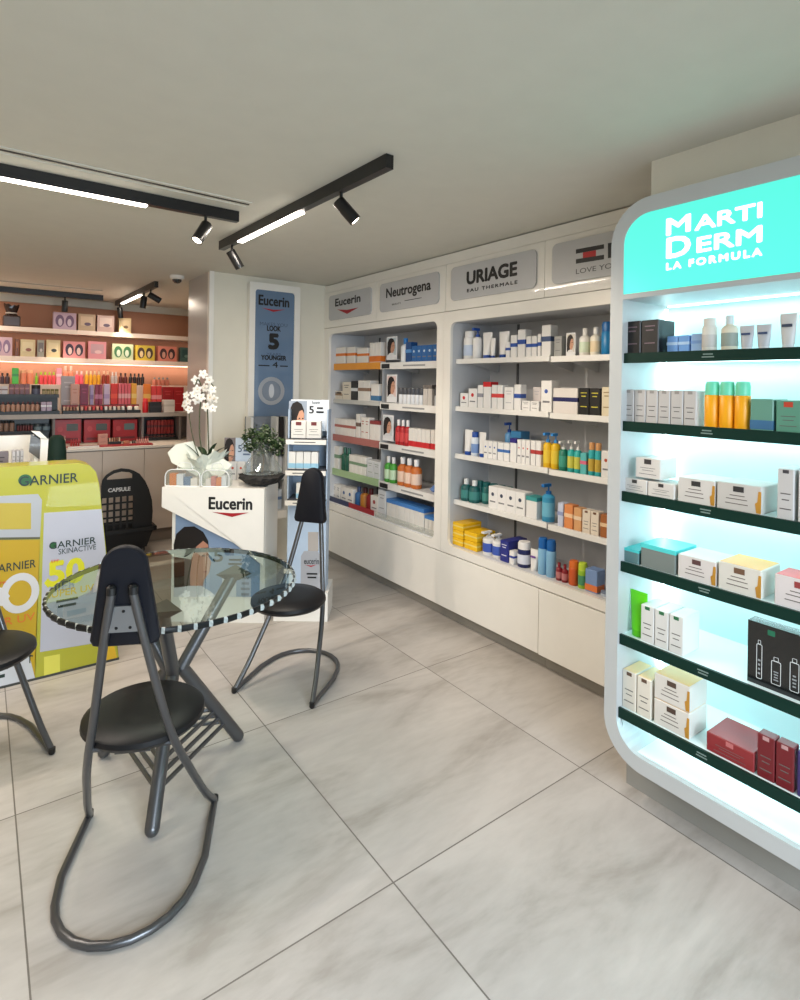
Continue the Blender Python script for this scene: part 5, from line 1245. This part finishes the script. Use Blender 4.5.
# tiered products between wall and unit
UP = PY(6.62); zu = UP.at(100, 385)[1]
ts = box('tier_step', -2.6, 6.50, zm+.0, 2.2, 6.88, zu, mat((226, 206, 190), .5)); tag(ts, 'long pale tier step behind the makeup displays', 'display step')
A = 'tier below the gift boxes'
def ru(x0, x1, y, n, kind, c1, c2, desc, **q): run(UP, 0, zu, A, x0, x1, y, n, kind, c1, c2, desc, **q)
ru(0, 10, 373, 2, 'bottle', (70, 50, 60), (40, 34, 40), 'dark plum bottle')
ru(12, 19, 368, 1, 'carton', (60, 170, 40), (40, 130, 40), 'bright green upright box', d=.06)
ru(20, 34, 370, 2, 'wide', (216, 130, 100), (226, 170, 130), 'peach coloured bottle')
ru(35, 38, 373, 1, 'bottle', (120, 180, 40), (90, 150, 40), 'lime green bottle')
ru(39, 56, 372, 4, 'bottle', (216, 70, 80), (170, 200, 50), 'pink bottle with green cap')
ru(56.5, 62, 368, 1, 'carton', (230, 150, 170), (240, 200, 210), 'tall pink box', d=.05)
ru(63, 74, 366, 2, 'bottle', (226, 140, 110), (236, 206, 190), 'coral pointed bottle')
ru(75, 84, 371, 2, 'bottle', (226, 90, 110), (240, 200, 200), 'rose pink bottle')
ru(85, 101, 371, 4, 'bottle', (220, 160, 30), (236, 210, 170), 'golden bottle')
ru(102, 110, 371, 2, 'bottle', (150, 50, 30), (226, 190, 160), 'rust brown bottle')
ru(111, 118, 372, 2, 'bottle', (180, 170, 170), (220, 210, 206), 'silver bottle')
ru(119, 128, 373, 2, 'bottle', (90, 30, 30), (60, 30, 30), 'maroon bottle')
ru(129, 145, 373.5, 4, 'bottle', (36, 24, 26), (30, 20, 22), 'near-black bottle')
ru(153, 170, 377.5, 4, 'bottle', (190, 110, 90), (120, 130, 130), 'small translucent bottle')
# middle row on the unit top
MP1 = PY(6.25); B_ = 'middle row'
def rmid(x0, x1, y, n, kind, c1, c2, desc, **q): run(MP1, 0, zm, B_, x0, x1, y, n, kind, c1, c2, desc, **q)
t = thing('black_tester_stand', 'black tiered tester stand at left of makeup counter', 'display stand', (.2, 6.1, zm))
xa = MP.at(-40, 400)[0]; xb = MP.at(60, 400)[0]; zst = MP.at(20, 394.5)[1]
adopt(box('upper_tray', xa, 6.08, zst-.03, xb, 6.22, zst, BLACK), t); adopt(box('lower_tray', xa, 6.0, zm, xb, 6.22, zm+.03, BLACK), t)
adopt(box('tray_back', xa, 6.19, zm+.03, xb, 6.22, zst-.03, BLACK), t)
run(MP, 0, zm+.03, 'lower black tester tray', -20, 40, 402, 12, 'bottle', (180, 140, 120), (90, 40, 44), 'small lipstick tester')
run(MP, 0, zm+.03, 'lower black tester tray', 41, 52, 402, 2, 'carton', (170, 150, 170), (230, 230, 235), 'small lilac tester pack', d=.04)
P11 = PY(6.10); Tt = 'upper black tester tray'
run(P11, 0, zst, Tt, -12, 8, 386, 3, 'carton', (216, 206, 204), (130, 90, 90), 'small pale pack', d=.04)
run(P11, 0, zst, Tt, 9, 30, 384, 4, 'carton', (120, 50, 50), (180, 110, 100), 'small maroon pack', d=.04)
run(P11, 0, zst, Tt, 31.5, 41, 385, 1, 'jar', (90, 90, 110), (30, 30, 34), 'grey tester cup with dark rim')
run(P11, 0, zst, Tt, 42, 59, 389, 4, 'jar', (180, 160, 120), (120, 110, 60), 'low gold jar')
rmid(62, 76.5, 376, 1, 'carton', (170, 160, 160), (200, 190, 190), 'tall grey back card', style='plain', d=.03, setback=.08)
run(PY(6.12), 0, zm, B_, 71, 79, 384, 1, 'carton', (206, 150, 130), (190, 120, 100), 'small salmon box', d=.04, style='plain')
rmid(80, 89, 384, 1, 'carton', (130, 20, 60), (170, 50, 90), 'deep crimson box', style='plain', d=.05)
rmid(90, 94, 385, 1, 'carton', (170, 150, 190), (140, 110, 160), 'lavender slim box', d=.05)
rmid(95, 103, 384.5, 2, 'carton', (150, 40, 70), (200, 120, 150), 'magenta slim box', d=.05)
rmid(104, 110, 384, 1, 'carton', (206, 180, 206), (180, 150, 190), 'pale violet box', d=.05)
rmid(111, 118, 383.5, 1, 'carton', (220, 40, 24), (240, 80, 50), 'vivid red box', d=.05)
rmid(118.5, 131, 383.5, 4, 'carton', (226, 100, 110), (240, 170, 170), 'salmon pink box', d=.05)
rmid(131.5, 137, 383.5, 1, 'carton', (240, 170, 60), (250, 210, 120), 'yellow orange box', d=.05)
rmid(144, 151, 384, 1, 'carton', (240, 130, 40), (250, 190, 90), 'bright orange box', d=.05)
rmid(151.5, 162, 386, 2, 'carton', (226, 60, 60), (246, 150, 150), 'coral red box', d=.05)
rmid(162.5, 184, 387, 2, 'carton', (170, 22, 30), (200, 60, 60), 'wide crimson box', d=.05, style='plain')
# front row on the unit
def black_tray(x0, x1, n, cols, label, pl=MP, zb=zm, ytop=404, hh=.05, up=.035):
    a0 = pl.at(x0, 405)[0]; a1 = pl.at(x1, 405)[0]; w = a1-a0
    t = thing('makeup_tray', label, 'makeup display', pl.w((a0+a1)/2, zb, -.05))
    bm = bmesh.new(); add_box(bm, -w/2, -.045, 0, w/2, .06, .03, .003); add_box(bm, -w/2, .035, .03, w/2, .06, .03+hh, .002); mesh('tray', bm, BLACK, t)
    bm = bmesh.new(); add_box(bm, -w/2+.005, .030, .055, w/2-.005, .035, .03+hh-.004); mesh('header_strip', bm, mat((150, 24, 30), .4), t)
    for i in range(n):
        x = -w/2+w*(i+.5)/n; c = cols[i % len(cols)]
        lathe('makeup_pot', [(.0, .03), (w/n*.36, .03), (w/n*.36, .03+up*.8), (w/n*.30, .03+up), (0, .03+up)], mat(c, .3), t, c=(x, -.01, 0), seg=10)
SK = [(226, 190, 160), (206, 160, 130), (186, 130, 100), (150, 96, 70)]
black_tray(63, 80, 5, SK, 'black tray of beige powder pots, leftmost on grey unit')
black_tray(80.5, 104, 6, [(220, 170, 150), (200, 60, 60)], 'black tray with red and beige pots under crimson boxes')
black_tray(104.5, 126, 5, [(226, 222, 216), (210, 180, 160)], 'black tray of round white pots under red boxes')
black_tray(127, 141, 2, [(240, 230, 220), (236, 226, 210)], 'small black display with two cream balls')
run(MP, 0, zm, 'grey unit near white orchid', 143, 149, 398.5, 1, 'wide', (196, 24, 34), (226, 60, 60), 'red cylinder pot')
run(MP, 0, zm, 'grey unit near white orchid', 149.5, 162, 402, 1, 'carton', (20, 18, 20), (40, 36, 40), 'black cube holder', d=.09)
run(MP, 0, zm, 'grey unit near white orchid', 164, 175, 400, 1, 'carton', (226, 216, 206), (206, 196, 186), 'white cube holder', d=.09)
# lower displays in the recess
RP = PY(6.12); zl = zct
def rlow(x0, x1, y, n, kind, c1, c2, desc, **q): run(RP, 0, zl, 'low recess of the grey unit', x0, x1, y, n, kind, c1, c2, desc, **q)
for x0, x1, l in ((53.5, 82, 'large red makeup box, leftmost of three in the low recess'), (83.5, 111, 'large red makeup box, middle of three in the low recess'), (112.5, 138, 'large red makeup box with window, right of three')):
    a0 = RP.at(x0, 420)[0]; a1 = RP.at(x1, 420)[0]; h = RP.at((x0+x1)/2, 419.5)[1]-zl; w = a1-a0-.01
    o = box('makeup_box', -w/2, 0, 0, w/2, .12, h, mat((170, 22, 28), .35), bev=.003); o.location = RP.w((a0+a1)/2, zl); tag(o, l, 'box', 'red makeup boxes in the recess')
    q = Plane((0, 0, 0), (1, 0, 0), (0, -1, 0)); bm = bmesh.new(); add_prism(bm, q, rrect(-w*.05, h*.52, w*.38, h*.82, .01), 0, .001); mesh('printed_panel', bm, mat((70, 76, 70) if 'window' not in l else (90, 110, 110), .4), o)
    bm = bmesh.new(); add_prism(bm, q, blob(-w*.28, h*.6, w*.1, h*.12, 16), 0, .001); mesh('printed_circle', bm, mat((190, 60, 60), .4), o)
    bm = bmesh.new(); add_prism(bm, q, rrect(-w*.4, h*.12, w*.4, h*.22, .002), 0, .001); mesh('printed_strip', bm, mat((110, 14, 20), .4), o)
t = thing('black_foundation_rack', 'black foundation rack with bottles left of the red boxes', 'makeup display', (0, 6.1, zl))
xa, xb = RP.at(-50, 430)[0], RP.at(52, 430)[0]; zz1 = RP.at(20, 431)[1]
xb -= .02; adopt(box('rack_back', xa, 6.2, zl, xb, 6.25, zm-.05, mat((20, 20, 26), .3)), t); adopt(box('rack_tray', xa, 6.1, zz1-.02, xb, 6.2, zz1, BLACK), t); adopt(box('rack_tray', xa, 6.02, zl, xb, 6.2, zl+.03, BLACK), t)
run(PY(6.11), 0, zz1, 'upper foundation tray', -8, 15, 421, 4, 'wide', (150, 120, 104), (26, 24, 26), 'beige foundation bottle')
run(PY(6.11), 0, zz1, 'upper foundation tray', 17, 33, 424, 6, 'wide', (110, 50, 54), (30, 26, 28), 'slim plum tester')
run(PY(6.11), 0, zz1, 'upper foundation tray', 34, 51, 424, 2, 'jar', (130, 150, 160), (60, 70, 76), 'round blue-grey compact')
t = thing('dark_lipstick_rack', 'black rack of red lipsticks at right of the recess', 'makeup display', (0, 6.1, zl))
xa, xb = RP.at(143, 430)[0], RP.at(175.5, 430)[0]; zt4 = zm-.05; zm2 = RP.at(160, 434)[1]
adopt(box('rack_back', xa, 6.22, zl, xb, 6.26, zt4, BLACK), t); adopt(box('rack_tray', xa, 6.12, zm2-.02, xb, 6.22, zm2, BLACK), t); adopt(box('rack_tray', xa, 6.05, zl, xb, 6.22, zl+.03, BLACK), t)
run(PY(6.14), 0, zm2, 'right lipstick rack', 147, 174, 420, 8, 'carton', (150, 36, 34), (90, 20, 24), 'tall red lipstick pack', d=.04)
run(PY(6.08), 0, zl+.03, 'right lipstick rack base', 146, 175, 436, 8, 'bottle', (110, 70, 66), (40, 30, 32), 'slim dark lipstick')
# testers lying along the counter front
FP = PY(5.78)
def rfront(x0, x1, y, n, kind, c1, c2, desc, **q): run(FP, 0, zct, 'counter front edge', x0, x1, y, n, kind, c1, c2, desc, **q)
rfront(56, 66, 436, 5, 'bottle', (206, 180, 160), (190, 170, 150), 'slim beige tester')
rfront(70, 80, 439, 4, 'bottle', (160, 40, 40), (190, 60, 60), 'small red tester')
rfront(98, 108, 434, 1, 'carton', (196, 140, 120), (150, 100, 90), 'copper colour card', style='plain', d=.02)
black_tray(110, 122, 5, SK, 'low black tray of skin tone pots on counter front', pl=FP, zb=zct, hh=.03)
rfront(124, 130, 441, 1, 'carton', (190, 120, 90), (150, 90, 70), 'small copper box', style='plain')
rfront(132, 136, 440, 2, 'bottle', (30, 26, 28), (40, 30, 32), 'short black tester')
rfront(136.5, 149, 437, 6, 'bottle', (210, 150, 140), (150, 60, 60), 'pink lip gloss tester')
t = thing('red_base_tray', 'long red and white tray along counter front edge', 'tray', (FP.at(100, 445)[0], 5.72, zct))
xa, xb = FP.at(66, 448)[0]-FP.at(100, 445)[0], FP.at(150, 448)[0]-FP.at(100, 445)[0]
box('tray_base', xa, -.06, 0, xb, .04, .012, mat((160, 24, 30), .35), t, bev=.002); box('white_lip', xa, -.075, 0, xa*.1, -.06, .018, mat((220, 214, 208), .4), t)
